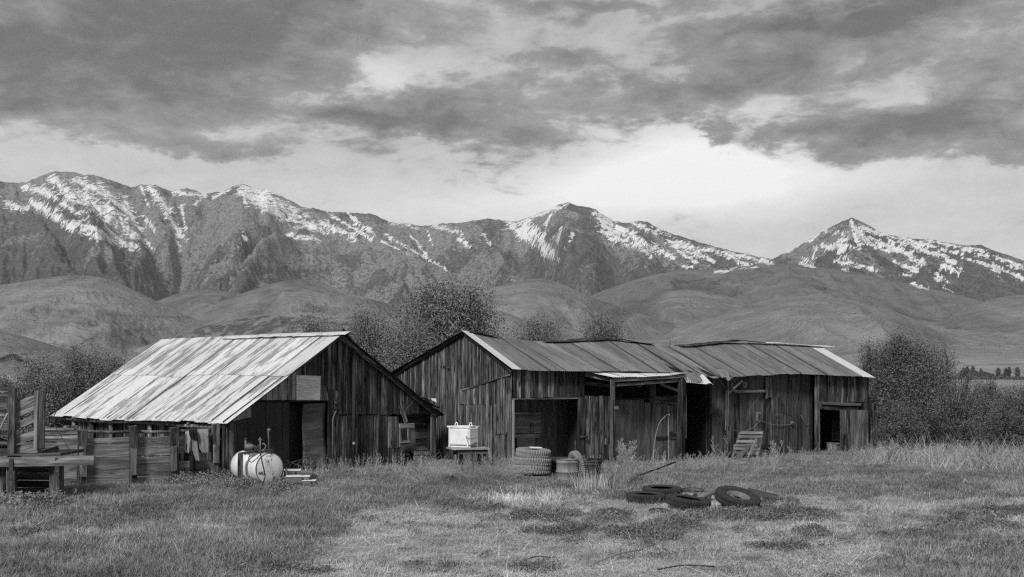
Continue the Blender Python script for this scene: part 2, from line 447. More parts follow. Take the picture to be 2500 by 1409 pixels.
# ------------------------------------------------------------------ near ground
gm, GT, gb = newmat('dry_grass_soil')
gp = GT.new('ShaderNodeNewGeometry').outputs['Position']
n1 = GT.noise(gp, 0.35, 4, 0.6); n2 = GT.noise(GT.mapv(gp, (2.0, 3.5, 2.0)), 1.0, 6, 0.7); n3 = GT.noise(GT.mapv(gp, (26, 40, 20)), 1.0, 4, 0.75)
gv = GT.m('ADD', GT.m('MULTIPLY', n2, 0.45), GT.m('MULTIPLY', n3, 0.55))
gc = GT.mix(GT.step(gv, 0.36, 0.66), 0.10, 0.54)
gc = GT.m('MULTIPLY', gc, GT.lin(n1, 0.3, 0.7, 0.82, 1.15))
GT.l.new(GT.grey(gc), gb.inputs['Base Color']); gb.inputs['Roughness'].default_value = 0.95; gb.inputs['Specular IOR Level'].default_value = 0.1
bump(GT, gb, gv, 0.7, 0.03)
xs = np.concatenate([np.linspace(-160, -30, 40), np.linspace(-29.5, 29.5, 300), np.linspace(30, 160, 40)])
ys = np.concatenate([np.linspace(-60, 10, 20), np.linspace(10.3, 60, 300), np.linspace(61, 130, 50)])
XX, YY = np.meshgrid(xs, ys)
ZZ = gz_arr(XX, YY) * sstep(YY, 130, 100)
link('ground', grid_mesh('ground', XX, YY, ZZ), None, None, gm)['kind'] = 'structure'

# ------------------------------------------------------------------ valley, foothills, mountains
US = np.concatenate([np.linspace(-1.3, -0.55, 60), np.linspace(-0.548, 0.548, 960), np.linspace(0.55, 1.3, 60)])
YR = np.concatenate([np.geomspace(118, 1500, 46), np.linspace(1520, 5000, 130), np.linspace(5015, 7900, 200), np.linspace(7960, 11000, 14)])
U, V = np.meshgrid(US, YR)
PXu = 1250 + F * U
def base_z(y):
    return np.interp(y, [100, 130, 400, 1270, 1500, 2200, 3500, 5000, 12000], [0, 0.0, 0.6, 3.5, 12, 46, 150, 300, 500])
def layer(prof, D, sf, r=60, sb=0.25, wob=120, seed=1, rough=0.0, smooth=24):
    p = np.array(prof, float)
    if smooth:
        g = np.arange(-1400, 4200, 4.0); c0 = np.interp(g, p[:, 0], p[:, 1]); k = np.exp(-0.5 * (np.arange(-40, 41) * 4 / smooth) ** 2); k /= k.sum()
        c0 = np.convolve(np.pad(c0, 40, mode='edge'), k, 'valid'); crest = np.interp(PXu, g, c0)
    else: crest = np.interp(PXu, p[:, 0], p[:, 1])
    D_ = D + (fbm(U * 6, U * 0 + seed, seed, 3) - 0.5) * wob
    zc = CH + (HZ - crest) / F * D_
    if rough: zc = zc + (fbm(U * 260, U * 0, seed + 3, 4, 0.6) - 0.5) * rough * F / 2800
    t = D_ - V
    q_ = np.sqrt(t * t + r * r) - r
    drop = np.where(t > 0, sf * q_ if not smooth else sf * 1.25 * 900 * (1 - np.exp(-q_ / 900)) + .03 * q_ + zc * .45 * (q_ / 1700) ** 2, sb * q_)
    return zc - drop, zc, t
def smax(a, b, k):
    h = np.clip(0.5 + 0.5 * (a - b) / k, 0, 1); return b + (a - b) * h + k * h * (1 - h)
HI = -400
Zt = base_z(V) + (fbm(U * V / 300, V / 300, 3, 4) - 0.5) * np.interp(V, [118, 400, 1500, 3000], [0, 1.5, 10, 40])
FH = np.zeros_like(Zt); CZ = np.full(Zt.shape, .5)
hills = [
 # profile (pixel column, pixel row of the crest), distance, slopes
 ([(-900,900),(-200,840),(0,808),(60,822),(150,850),(260,880),(400,930),(3600,1100)], 1750, .10, 90, .06),
 ([(-900,1000),(150,905),(300,862),(420,822),(520,790),(640,768),(760,762),(880,768),(1000,790),(1120,840),(1260,900),(3600,1100)], 2300, .20, 70, .15),
 ([(-900,1000),(900,900),(1050,800),(1150,765),(1200,750),(1260,772),(1330,805),(1450,850),(1600,905),(3600,1000)], 2450, .22, 60, .2),
 ([(-900,1000),(1300,930),(1500,875),(1650,805),(1750,768),(1850,737),(1960,722),(2050,727),(2150,748),(2260,790),(2400,822),(2520,850),(3600,900)], 2900, .20, 90, .2),
 ([(-900,700),(-100,700),(0,698),(100,680),(170,672),(230,672),(290,690),(380,735),(440,762),(500,790),(620,850),(3600,1100)], 3150, .22, 70, .2),
 ([(-900,1000),(330,830),(450,772),(540,735),(640,700),(700,683),(760,680),(820,704),(900,730),(970,748),(1050,790),(1200,860),(3600,1100)], 3400, .22, 70, .2),
 ([(-900,1000),(900,800),(1000,745),(1110,715),(1200,704),(1260,690),(1310,675),(1370,690),(1430,722),(1520,752),(1640,790),(1760,832),(1900,900),(3600,1100)], 3300, .22, 60, .22),
 ([(-900,1000),(1350,830),(1450,770),(1560,735),(1660,703),(1720,712),(1800,728),(1880,750),(2000,800),(3600,1000)], 3900, .22, 60, .2),
 ([(-900,1000),(2150,860),(2260,810),(2330,765),(2400,735),(2460,722),(2520,718),(2700,700),(3600,690)], 3800, .22, 70, .2),
 ([(-900,1000),(300,770),(420,720),(500,700),(560,712),(700,760),(3600,1100)], 4300, .22, 60, .2),
 ([(-900,1000),(1200,830),(1340,762),(1440,722),(1560,680),(1660,660),(1740,662),(1830,648),(1920,642),(1990,650),(2080,664),(2200,690),(2300,712),(2420,742),(2600,760),(3600,800)], 4900, .20, 120, .12),
]
for i, (pr, D, sf, r, sb) in enumerate(hills):
    h, zc, t = layer(pr, D, sf, r, sb, 160, 20 + i)
    side = fbm(U * V / 380 + i * 3, V / 1100, 40 + i, 5) - 0.5
    xs_w = U * V + (fbm(U * V / 500, V / 500, 60 + i, 3) - .5) * 260; spur = ridged(xs_w / 330 + i, V / 1900, 50 + i, 4)
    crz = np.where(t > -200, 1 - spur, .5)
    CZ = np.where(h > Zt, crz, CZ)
    env = sstep(np.abs(t), 0, 450)
    h = h + side * 60 * env + (spur - 0.55) * 115 * env * sstep(t, 0, 500) + (fbm(U * V / 70, V / 110, 80 + i, 3) - .5) * 6 * env
    FH = np.maximum(FH, sstep(h - Zt, -10, 25))
    Zt = smax(h, Zt, 14)

def face(prof, D, sf, sb, seed, rough=14, amp=150, wl=640, skew=0.0):
    h, zc, t = layer(prof, D, sf, 30, sb, 300, seed, rough, 0)
    tt = np.maximum(t, 0)
    x = U * V
    if isinstance(skew, tuple): skew = np.interp(PXu, skew[0], skew[1])
    wx = x + skew * tt + (fbm(x / 900, V / 900, seed + 5, 3) - 0.5) * 500
    rr = ridged(wx / wl, V / 2600, seed + 6, 5, 0.5)
    env = sstep(tt, 0, 1500) * (0.4 + 0.6 * sstep(tt, 300, 1800))
    h = h + (rr - 0.55) * amp * 1.7 * env
    h = h + (ridged(wx / 170, V / 520, seed + 9, 5, .6) - 0.5) * 74 * sstep(tt, 0, 400)
    h = h + (fbm(x / 45, V / 70, seed + 12, 4, .6) - 0.5) * 34 * sstep(tt, 0, 140)
    return h, tt, rr
SKY1 = [(-900,520),(-300,470),(0,443),(30,446),(62,446),(85,436),(110,427),(135,419),(158,420),(180,421),(205,428),(230,427),(262,438),(290,446),(320,459),(345,451),(368,450),(395,458),(418,467),(440,463),(456,459),(480,467),(500,476),(520,470),(545,467),(568,456),(590,449),(610,456),(630,464),(655,461),(680,472),(700,485),(740,506),(770,510),(800,517),(830,519),(855,518),(880,522),(905,521),(935,535),(965,542),(1000,548),(1030,552),(1080,546),(1120,545),(1160,538),(1190,533),(1220,537),(1250,541),(1280,534),(1310,522),(1340,510),(1365,500),(1388,494),(1405,502),(1430,506),(1455,512),(1475,526),(1500,540),(1530,545),(1560,540),(1580,541),(1605,556),(1640,570),(1680,583),(1720,596),(1780,611),(1840,624),(1890,634),(1950,660),(2050,720),(2200,780),(3600,900)]
SKY2 = [(-900,1100),(1650,760),(1780,690),(1850,655),(1880,636),(1915,618),(1960,594),(2000,570),(2030,553),(2058,540),(2080,532),(2095,538),(2120,550),(2150,568),(2190,577),(2230,583),(2280,586),(2330,596),(2365,600),(2395,598),(2420,610),(2460,622),(2500,637),(2600,660),(3000,640),(3600,700)]
sl = np.interp(PXu, [0, 400, 520, 640, 900, 1500, 2000], [.40, .42, .44, .42, .40, .34, .30])
# spurs that come forward from the two main peaks, and the ravines between them
h1, tt1, rr1 = face(SKY1, 7600, sl, .5, 71, skew=([-400, 0, 400, 540, 760, 950, 1250, 1500, 1900], [-.55, -.55, -.4, .0, -.4, -.45, -.1, -.5, -.5]), amp=100)
def gully(h, tt, path, wdt, dep):
    p = np.array(path, float)            # (distance in front of the crest, pixel column)
    c = np.interp(tt, p[:, 0], p[:, 1]); d = (PXu - c) / wdt
    return h - dep * np.exp(-d * d) * (sstep(tt, 100, 900) if dep > 0 else sstep(tt, 450, 1700))
for path, wd_, dp in (([(0, 505), (1200, 450), (2600, 430)], 60, 210), ([(0, 330), (1200, 380), (2400, 420)], 42, 90),
                      ([(0, 1050), (1500, 1180), (2600, 1230)], 60, 120), ([(0, 1210), (1500, 1330), (2600, 1400)], 50, 130),
                      ([(0, 800), (1500, 880), (2600, 960)], 50, 90)):
    h1 = gully(h1, tt1, path, wd_, dp)
for path, wd_, dp in (([(0, 590), (900, 560), (2600, 540)], 70, -120), ([(0, 660), (1200, 690), (2600, 640)], 60, -70), ([(0, 1388), (1500, 1400), (2600, 1450)], 80, -90),
                      ([(0, 150), (1500, 160), (2600, 200)], 110, -60), ([(0, 1000), (2000, 1020), (2600, 1020)], 60, -60)):
    h1 = gully(h1, tt1, path, wd_, dp)
for path, wd_, dp in (([(0, 440), (300, 440), (1300, 438), (2200, 520)], 20, 130), ([(0, 310), (500, 345), (1300, 400), (2000, 470), (2700, 560)], 26, 120),
                      ([(300, 720), (700, 690), (1400, 610), (2100, 540)], 24, 110), ([(200, 600), (800, 545), (1500, 490), (2200, 470)], 26, -100),
                      ([(200, 640), (900, 700), (1500, 640), (2400, 580)], 22, -90), ([(400, 1270), (1500, 1345), (2400, 1400)], 24, 110), ([(200, 1395), (1500, 1370), (2400, 1340)], 26, -80),
                      ([(100, 1440), (900, 1500), (1800, 1580)], 24, -80), ([(300, 870), (1500, 1000), (2400, 1100)], 22, 100), ([(300, 930), (1400, 985), (2500, 1015)], 34, -80),
                      ([(300, 1020), (1500, 1100), (2400, 1180)], 20, 80), ([(100, 130), (1000, 200), (2400, 330)], 26, -70), ([(300, 60), (1300, 130), (2400, 250)], 24, 80),
                      ([(200, 760), (1000, 830), (2000, 900)], 22, -70), ([(200, 1560), (1200, 1640), (2200, 1720)], 20, 70)):
    h1 = gully(h1, tt1, path, wd_, dp)
h2, tt2, rr2 = face(SKY2, 6700, .34, .45, 91, 8, 90, 700, -0.3)
MT = np.maximum(sstep(h1 - Zt, -10, 40), sstep(h2 - Zt, -10, 40))
Zt = smax(h1, Zt, 22); Zt = smax(h2, Zt, 16)
XT = U * V
PYv = HZ - F * (Zt - CH) / V
# snow: drifts lie in long streaks below the crests (column, row, column, row, half width)
SNOW = [(130,437,168,470,9),(150,458,235,500,13),(200,470,275,540,15),(255,500,325,570,15),(325,565,382,610,4),(105,462,190,520,6),(58,455,130,478,6),(190,440,262,482,9),(245,458,325,530,9),
 (20,500,58,510,7),(100,505,180,555,8),(178,540,290,585,8),(200,565,330,600,6),(5,488,40,500,4),(75,490,120,515,5),(300,480,330,560,8),
 (370,462,415,520,7),(405,520,440,575,8),(425,575,440,610,3),(425,470,500,478,4),(350,530,375,560,4),(440,500,455,560,3),(345,458,360,500,3),(500,472,480,500,3),
 (595,458,640,500,12),(622,470,725,530,15),(690,505,770,550,11),(645,466,700,482,5),(640,500,700,540,6),(592,562,598,585,4),(596,585,583,607,3.5),(592,480,600,500,4),(545,470,525,485,4),(560,462,540,470,4),
 (760,552,800,566,5),(705,572,780,590,4),(780,545,860,578,6),(730,535,760,560,4),
 (800,520,905,585,3),(850,520,910,573,2.5),(870,548,905,560,3),(930,588,1010,628,1.8),(940,575,1092,657,2.6),(950,540,1020,558,5),(1000,572,1040,620,2.2),(1060,552,1130,570,5),(1120,585,1145,600,4),(1180,575,1200,600,2.5),(1040,560,1060,600,1.6),
 (1245,548,1340,620,9),(1270,545,1320,585,12),(1275,540,1330,515,6),(1330,515,1385,497,5),(1300,560,1350,615,4),(1345,520,1330,545,3),(1400,568,1382,608,3),(1370,560,1360,590,3),(1340,600,1360,640,2),
 (1452,520,1500,568,8),(1470,560,1590,615,8),(1485,540,1560,585,6),(1500,560,1640,625,6),(1560,600,1640,628,4),(1605,562,1700,615,6),(1625,585,1745,640,5),(1690,600,1780,625,4),(1740,610,1880,640,4),(1770,625,1830,650,4),(1545,545,1582,558,4),(1640,600,1700,640,4),(1480,575,1500,590,3),(1590,545,1600,570,3),
 (1668,650,1692,652,2.6),(1748,662,1772,660,2),(1810,653,1850,652,2.4),(1953,645,1988,651,2.8),(2055,658,2073,661,2),(1780,655,1800,653,1.5),
 (2078,540,2092,572,6),(2020,566,2062,572,4),(2050,590,2110,560,6),(2005,598,2055,612,6),(2050,600,2098,606,5),(1992,600,1985,628,4),(1900,622,1935,608,3),(1920,612,2000,574,2.2),(2090,572,2180,612,6),(2100,590,2170,612,5),(2105,556,2250,600,5),
 (2180,602,2250,640,7),(2195,588,2280,620,6),(2200,582,2350,622,4),(2240,602,2330,640,5),(2300,650,2345,662,6),(2285,672,2312,688,5),(2225,692,2262,704,3.5),(2050,628,2140,662,3),(2260,588,2400,612,4),(2330,602,2420,630,5),(2400,618,2500,655,4),(2420,645,2500,682,3),
 (2180,640,2240,660,3),(2350,630,2420,650,3),(2200,668,2230,672,2.5),(2430,655,2440,665,5),(2300,700,2330,712,2),(1980,640,1960,630,3),(2040,640,2100,652,3),(2080,560,2100,600,3)]
snow = np.full(Zt.shape, -9.0)
msk = (V > 4300) & (np.abs(U) < 0.56) & (PYv < 725)
ii = np.where(msk)
px_, py_ = PXu[ii], PYv[ii]
xw = px_ + (fbm(px_ / 22, py_ / 22, 201, 3, .5) - 0.5) * 12; yw = py_ + (fbm(px_ / 22 + 50, py_ / 16, 203, 3, .5) - 0.5) * 9
best = np.full(px_.shape, -9.0)
for x0, y0, x1, y1, wd_ in SNOW:
    dx, dy = x1 - x0, y1 - y0; L2 = dx * dx + dy * dy
    t = np.clip(((xw - x0) * dx + (yw - y0) * dy) / L2, 0, 1)
    d = np.hypot(xw - x0 - t * dx, yw - y0 - t * dy)
    best = np.maximum(best, .50 - d / (wd_ * 2.1))
# thin streaks running down to the right through the drifts and on the high rocks
q = (px_ * 0.5 + py_ * 0.87); pq = (px_ * 0.87 - py_ * 0.5)
str_ = fbm(q / 6.0, pq / 24.0, 211, 5, .7)
best = np.maximum(best, -1.6)
high = sstep(V[ii], 5600, 5900) * np.interp(px_, [0, 450, 520, 900, 1250, 2500], [1, 1, .4, .25, .5, .6])
crest_d = np.minimum(tt1[ii], tt2[ii] + 4000 * (px_ < 1850))
sprk = (fbm(q / 5.0, pq / 16.0, 221, 5, .7) - 0.625) * 9 - crest_d / 900.0 * 1.1
best = np.maximum(best, np.where(high > 0.05, (-crest_d / 900.0 - .75 + (1 - high) * -.6), -9))
snow[ii] = best
# rock outcrops against brush
rock = np.zeros(Zt.shape)
rock = (fbm(XT / 160, V / 220, 301, 5, .6) - 0.5) * 3.0 + (fbm(XT / 900, V / 1300, 303, 3) - 0.5) * 2.2
rock = rock + sstep(V, 5000, 7300) * 0.5 - 0.35
cl = sstep(PYv, 690, 620) * 0.25
rock = (rock + cl) * MT - (1 - MT) * 0.6
hills_rock = np.exp(-((PXu - 1690) / 120) ** 2 - ((PYv - 742) / 30) ** 2) + 0.7 * np.exp(-((PXu - 720) / 60) ** 2 - ((PYv - 705) / 18) ** 2) * 0 + 0.8 * np.exp(-((PXu - 1130) / 160) ** 2 - ((PYv - 690) / 30) ** 2)
rock = rock + hills_rock * 1.2 * (fbm(XT / 60, V / 90, 305, 4, .6) > 0.52)
# brush: the speckled sage hill left of centre, dark copses high on the hills
sage = np.exp(-((PXu - 620) / 330) ** 2 - ((PYv - 800) / 42) ** 2) * (V < 2600)
sage = sage * 1.25 + 0.35 * np.exp(-((PXu - 120) / 200) ** 2 - ((PYv - 835) / 20) ** 2)
copse = sum(np.exp(-((PXu - a) / b) ** 2 - ((PYv - c) / d) ** 2) for a, b, c, d in ((1750, 90, 690, 10), (2010, 40, 702, 10), (2190, 45, 708, 14), (1770, 70, 715, 8), (1640, 60, 690, 7), (720, 90, 710, 5), (700, 110, 662, 10), (250, 120, 672, 14), (1340, 25, 768, 6), (2270, 30, 765, 5)))
bm_ = sage + copse * 0.9 + sstep(MT, 0.5, 1) * 0.6 * sstep(PYv, 540, 640)
# a ditch line cut along the left foothill
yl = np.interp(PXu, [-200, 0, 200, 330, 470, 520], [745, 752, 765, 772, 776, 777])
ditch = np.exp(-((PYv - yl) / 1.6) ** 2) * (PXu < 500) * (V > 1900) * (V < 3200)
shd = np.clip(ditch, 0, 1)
row0 = np.searchsorted(YR, 1500); row1 = np.searchsorted(YR, 5000)
mm, MT_, mb = newmat('mountain_ground')
def att(n_): a_ = MT_.new('ShaderNodeAttribute'); a_.attribute_name = n_; return a_.outputs['Fac']
mp = MT_.new('ShaderNodeNewGeometry').outputs['Position']
f1 = MT_.noise(mp, 0.010, 6, 0.7); f2 = MT_.noise(mp, 0.05, 5, 0.75); f5 = MT_.noise(mp, 0.085, 5, 0.75); f3 = MT_.noise(mp, 0.0022, 5, 0.6); f4 = MT_.noise(MT_.mapv(mp, (0.02, 0.006, 0.03)), 1.0, 4, 0.6)
gsy = MT_.new('ShaderNodeSeparateXYZ'); MT_.l.new(mp, gsy.inputs[0])
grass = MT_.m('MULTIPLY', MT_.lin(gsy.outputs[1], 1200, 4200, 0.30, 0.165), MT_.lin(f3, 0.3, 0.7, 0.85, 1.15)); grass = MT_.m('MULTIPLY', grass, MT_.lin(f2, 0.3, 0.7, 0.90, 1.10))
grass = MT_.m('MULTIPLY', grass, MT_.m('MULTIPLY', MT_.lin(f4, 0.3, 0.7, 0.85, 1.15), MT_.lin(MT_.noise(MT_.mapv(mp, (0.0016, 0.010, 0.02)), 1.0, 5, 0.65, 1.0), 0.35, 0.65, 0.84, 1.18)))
brushc = MT_.lin(f2, 0.3, 0.7, 0.04, 0.11); fbr = MT_.noise(MT_.mapv(mp, (0.035, 0.016, 0.05)), 1.0, 5, 0.7)
rockc = MT_.lin(MT_.m('ADD', MT_.m('MULTIPLY', f2, .5), MT_.m('MULTIPLY', MT_.noise(mp, 0.12, 4, 0.8), .5)), 0.36, 0.64, 0.07, 0.40)
mtbase = MT_.lin(MT_.m('ADD', MT_.m('MULTIPLY', f1, .5), MT_.m('MULTIPLY', f2, .5)), 0.34, 0.66, 0.045, 0.18)
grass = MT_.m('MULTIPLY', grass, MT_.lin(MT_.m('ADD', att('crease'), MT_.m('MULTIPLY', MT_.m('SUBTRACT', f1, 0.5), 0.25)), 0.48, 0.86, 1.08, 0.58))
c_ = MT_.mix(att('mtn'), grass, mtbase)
c_ = MT_.mix(MT_.step(MT_.m('ADD', att('rock'), MT_.m('MULTIPLY', MT_.m('SUBTRACT', f2, 0.5), 2.6)), 0.0, 0.7), c_, rockc)
c_ = MT_.mix(MT_.m('MULTIPLY', MT_.step(MT_.m('ADD', att('brush'), MT_.m('MULTIPLY', MT_.m('SUBTRACT', fbr, 0.5), 5.5)), 0.85, 1.15), 0.8), c_, brushc)
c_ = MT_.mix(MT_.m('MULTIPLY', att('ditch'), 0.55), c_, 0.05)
rot_ = MT_.new('ShaderNodeMapping'); MT_.l.new(mp, rot_.inputs[0]); rot_.inputs['Rotation'].default_value = (0, 0, math.radians(37))
sa = MT_.noise(MT_.mapv(rot_.outputs[0], (0.046, 0.0095, 0.018)), 1.0, 7, 0.70, 0.6); sb_ = MT_.noise(MT_.mapv(rot_.outputs[0], (0.012, 0.004, 0.006), (9, 3, 1)), 1.0, 3, 0.5)
sn_ = MT_.m('ADD', MT_.m('MULTIPLY', MT_.m('SUBTRACT', sa, 0.5), 5.5), MT_.m('MULTIPLY', MT_.m('SUBTRACT', sb_, 0.5), 2.2))
snf = MT_.step(MT_.m('ADD', MT_.m('ADD', att('snow'), sn_), MT_.m('MULTIPLY', MT_.m('SUBTRACT', f5, 0.5), 1.6)), -0.05, 0.20)
c_ = MT_.mix(snf, c_, 0.86)
MT_.l.new(MT_.grey(c_), mb.inputs['Base Color']); mb.inputs['Roughness'].default_value = 0.95; mb.inputs['Specular IOR Level'].default_value = 0.05
bump(MT_, mb, MT_.m('ADD', f1, MT_.m('MULTIPLY', f2, 0.35)), 0.9, 34.0)
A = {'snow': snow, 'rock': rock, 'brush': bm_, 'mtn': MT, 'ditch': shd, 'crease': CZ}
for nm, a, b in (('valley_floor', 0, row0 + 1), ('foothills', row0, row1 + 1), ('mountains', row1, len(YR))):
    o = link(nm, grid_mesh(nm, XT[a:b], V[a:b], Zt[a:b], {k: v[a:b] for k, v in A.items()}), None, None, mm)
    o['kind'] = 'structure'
def terr(px, y):
    j = np.searchsorted(YR, y); i = np.searchsorted(US, (px - 1250) / F); return float(Zt[min(j, len(YR) - 1), i])

# ------------------------------------------------------------------ building frames
class Frame:
    """a vertical wall plane: s runs along d, off out of the wall along n"""
    def __init__(f, O, d, n): f.O = Vector((O[0], O[1], 0)); f.d = Vector((d[0], d[1], 0)).normalized(); f.n = Vector((n[0], n[1], 0)).normalized()
    def pt(f, s, z, off=0.0): p = f.O + f.d * s + f.n * off; return Vector((p.x, p.y, z))
    def s(f, px, off=0.0):
        u = (px - 1250) / F; o = f.O + f.n * off
        return (u * o.y - o.x) / (f.d.x - u * f.d.y)
    def z(f, px, py, off=0.0):
        y = f.pt(f.s(px, off), 0, off).y; return CH + (HZ - py) / F * y
    def px(f, s, off=0.0):
        p = f.pt(s, 0, off); return 1250 + F * p.x / p.y
    def P(f, px, py, off=0.0): return f.pt(f.s(px, off), f.z(px, py, off), off)

def poly(parent, name, mat, fr, quad, off, t, grain='v', label=None):
    """a flat piece in a wall plane: quad of (s, z), thickness t outward from off"""
    c = Vector((sum(q[0] for q in quad) / len(quad), sum(q[1] for q in quad) / len(quad)))
    zd = Vector((0, 0, 1)) if grain == 'v' else fr.d
    x, y, z = axes(zd, fr.n); o = fr.pt(c.x, c.y, off); M = mat4(o, x, y, z); Mi = M.inverted(); n = len(quad)
    vs_ = [Mi @ fr.pt(a, b, off) for a, b in quad] + [Mi @ fr.pt(a, b, off + t) for a, b in quad]
    fs = [tuple(range(n)), tuple(range(2 * n - 1, n - 1, -1))] + [(i, i + n, (i + 1) % n + n, (i + 1) % n) for i in range(n)]
    me = mesh(name, vs_, fs); bm = bmesh.new(); bm.from_mesh(me); bmesh.ops.recalc_face_normals(bm, faces=bm.faces); bm.to_mesh(me); bm.free()
    o_ = link(name, me, parent, M, mat)
    if label: o_['label'] = label
    return o_
def polypx(parent, name, mat, fr, pts, off, t, grain='v', label=None):
    return poly(parent, name, mat, fr, [(fr.s(a, off), fr.z(a, b, off)) for a, b in pts], off, t, grain, label)

def boards(parent, fr, s0, s1, ztop, zbot, mats, wmin=.14, wmax=.24, off=0.0, t=0.025, gap=0.017, raggedt=0.0, raggedb=0.03, name='plank', battens=0.0):
    """upright boards side by side from s0 to s1; ztop and zbot are functions of s"""
    s = s0; lean = 0
    while s < s1 - 0.03:
        w_ = min(R.uniform(wmin, wmax), s1 - s)
        if s1 - s - w_ < wmin * 0.4: w_ = s1 - s
        a, b = s + gap * R.uniform(.3, 1.6) * .5, s + w_ - gap * R.uniform(.3, 1.6) * .5
        lean = R.uniform(-.008, .008)
        rt = R.uniform(-raggedt, raggedt * .3); rb = R.uniform(-raggedb, raggedb)
        mt = R.choice(mats)
        poly(parent, name, mt, fr, [(a, zbot(a) + rb), (b, zbot(b) + rb + R.uniform(-.01, .01)), (b + lean, ztop(b) + rt), (a + lean, ztop(a) + rt)], off + R.uniform(-.012, .016), t)
        if battens and R.random() < battens:
            c = b + gap * .5; bw_ = R.uniform(.035, .06)
            poly(parent, name, mt, fr, [(c - bw_ / 2, zbot(c) + R.uniform(0, .3)), (c + bw_ / 2, zbot(c) + R.uniform(0, .3)), (c + bw_ / 2 + lean, ztop(c) - .02), (c - bw_ / 2 + lean, ztop(c) - .02)], off + t + .012, .018)
        s += w_

def corr(parent, name, mat, p00, p10, p11, p01, pitch=0.076, amp=0.011, rows=2, lift=0.0, bend=None, th=0.0):
    """one corrugated sheet; p00,p10 the lower edge, p01,p11 the upper; ridges run from lower to upper edge"""
    p00, p10, p11, p01 = map(Vector, (p00, p10, p11, p01))
    wd_ = (p10 - p00).length; n = max(4, int(round(wd_ / pitch)) * 4)
    N = (p10 - p00).cross(p01 - p00).normalized()
    if N.z < 0: N = -N
    x, y, z = axes(p01 - p00, N); M = mat4(p00, x, y, z); Mi = M.inverted()
    vs_, fs = [], []
    for j in range(rows + 1):
        v = j / rows
        for i in range(n + 1):
            u = i / n
            p = p00 * (1 - u) * (1 - v) + p10 * u * (1 - v) + p11 * u * v + p01 * (1 - u) * v
            h = amp * math.sin(2 * math.pi * i / 4 + .8) + lift
            if bend: h += bend(u, v)
            vs_.append(Mi @ (p + N * h))
    for j in range(rows):
        for i in range(n):
            a = j * (n + 1) + i; fs.append((a, a + 1, a + n + 2, a + n + 1))
    return link(name, mesh(name, vs_, fs, True), parent, M, mat)

# ================================================================== LEFT BARN
APX = (-5.72, 37.4)
LG = Frame(APX, (.663, .749), (.749, -.663))         # gable wall that faces the yard
BK = Vector((-.749, .663, 0)).normalized()            # direction of the ridge, away from the gable
LLEN = 10.4; LH = 4.47; LSL, LSR = -4.36, 4.47; LZ = 1.74
lb = thing('left_barn', 'low plank barn on the left with pale streaky corrugated metal roof and steep gable', 'barn', LG.pt(0, 0))
def lroof(s): return LH - (LH - LZ) * (abs(s) / 4.4) - 0.06
# gable boards
zb0 = lambda s: -0.15
seam = lambda s: LG.z(LG.px(s), 1012)
s_l, s_r = LG.s(797), LG.s(1062)
boards(lb, LG, LG.s(800), LG.s(1000), lroof, lambda s: seam(s), [WD, WD, WDD, WD], .12, .22, 0.0, raggedb=.015)
boards(lb, LG, LG.s(1000), LG.s(1055), lroof, lambda s: seam(s) + .02, [WDD, WDD], .16, .24, 0.0, raggedb=.02)
boards(lb, LG, LG.s(811), LG.s(951), lambda s: seam(s) - .02, zb0, [WD, WD, WDD, WD], .17, .27, -.015, raggedt=.02)
# boards left of the seam: short upper boards between roof and door head
head = lambda s: LG.z(LG.px(s), 977)
boards(lb, LG, LG.s(783), LG.s(800), lroof, head, [WDD, WD], .12, .2, 0.0)
boards(lb, LG, LG.s(722), LG.s(783), lroof, lambda s: LG.z(LG.px(s), 918), [WDD, WD, WDD], .14, .24, 0.0, raggedb=.0)
boards(lb, LG, LG.s(612), LG.s(722), lroof, head, [WCH, WCH, WG], .14, .24, -.004, raggedb=.0)
polypx(lb, 'plywood_panel', WPLY, LG, [(723, 977), (781, 977), (782, 918), (723, 916)], .03, .02, 'h', 'pale plywood patch under the gable')
polypx(lb, 'patch_board', WM_, LG, [(783, 977), (801, 978), (797, 948), (783, 932)], .025, .02, 'v')
polypx(lb, 'patch_board', WCH, LG, [(566, 1029), (590, 1023), (590, 1003), (586, 1006)], .02, .02)
polypx(lb, 'patch_board', WCH, LG, [(591, 1023), (612, 1018), (612, 978), (591, 993)], .024, .02)
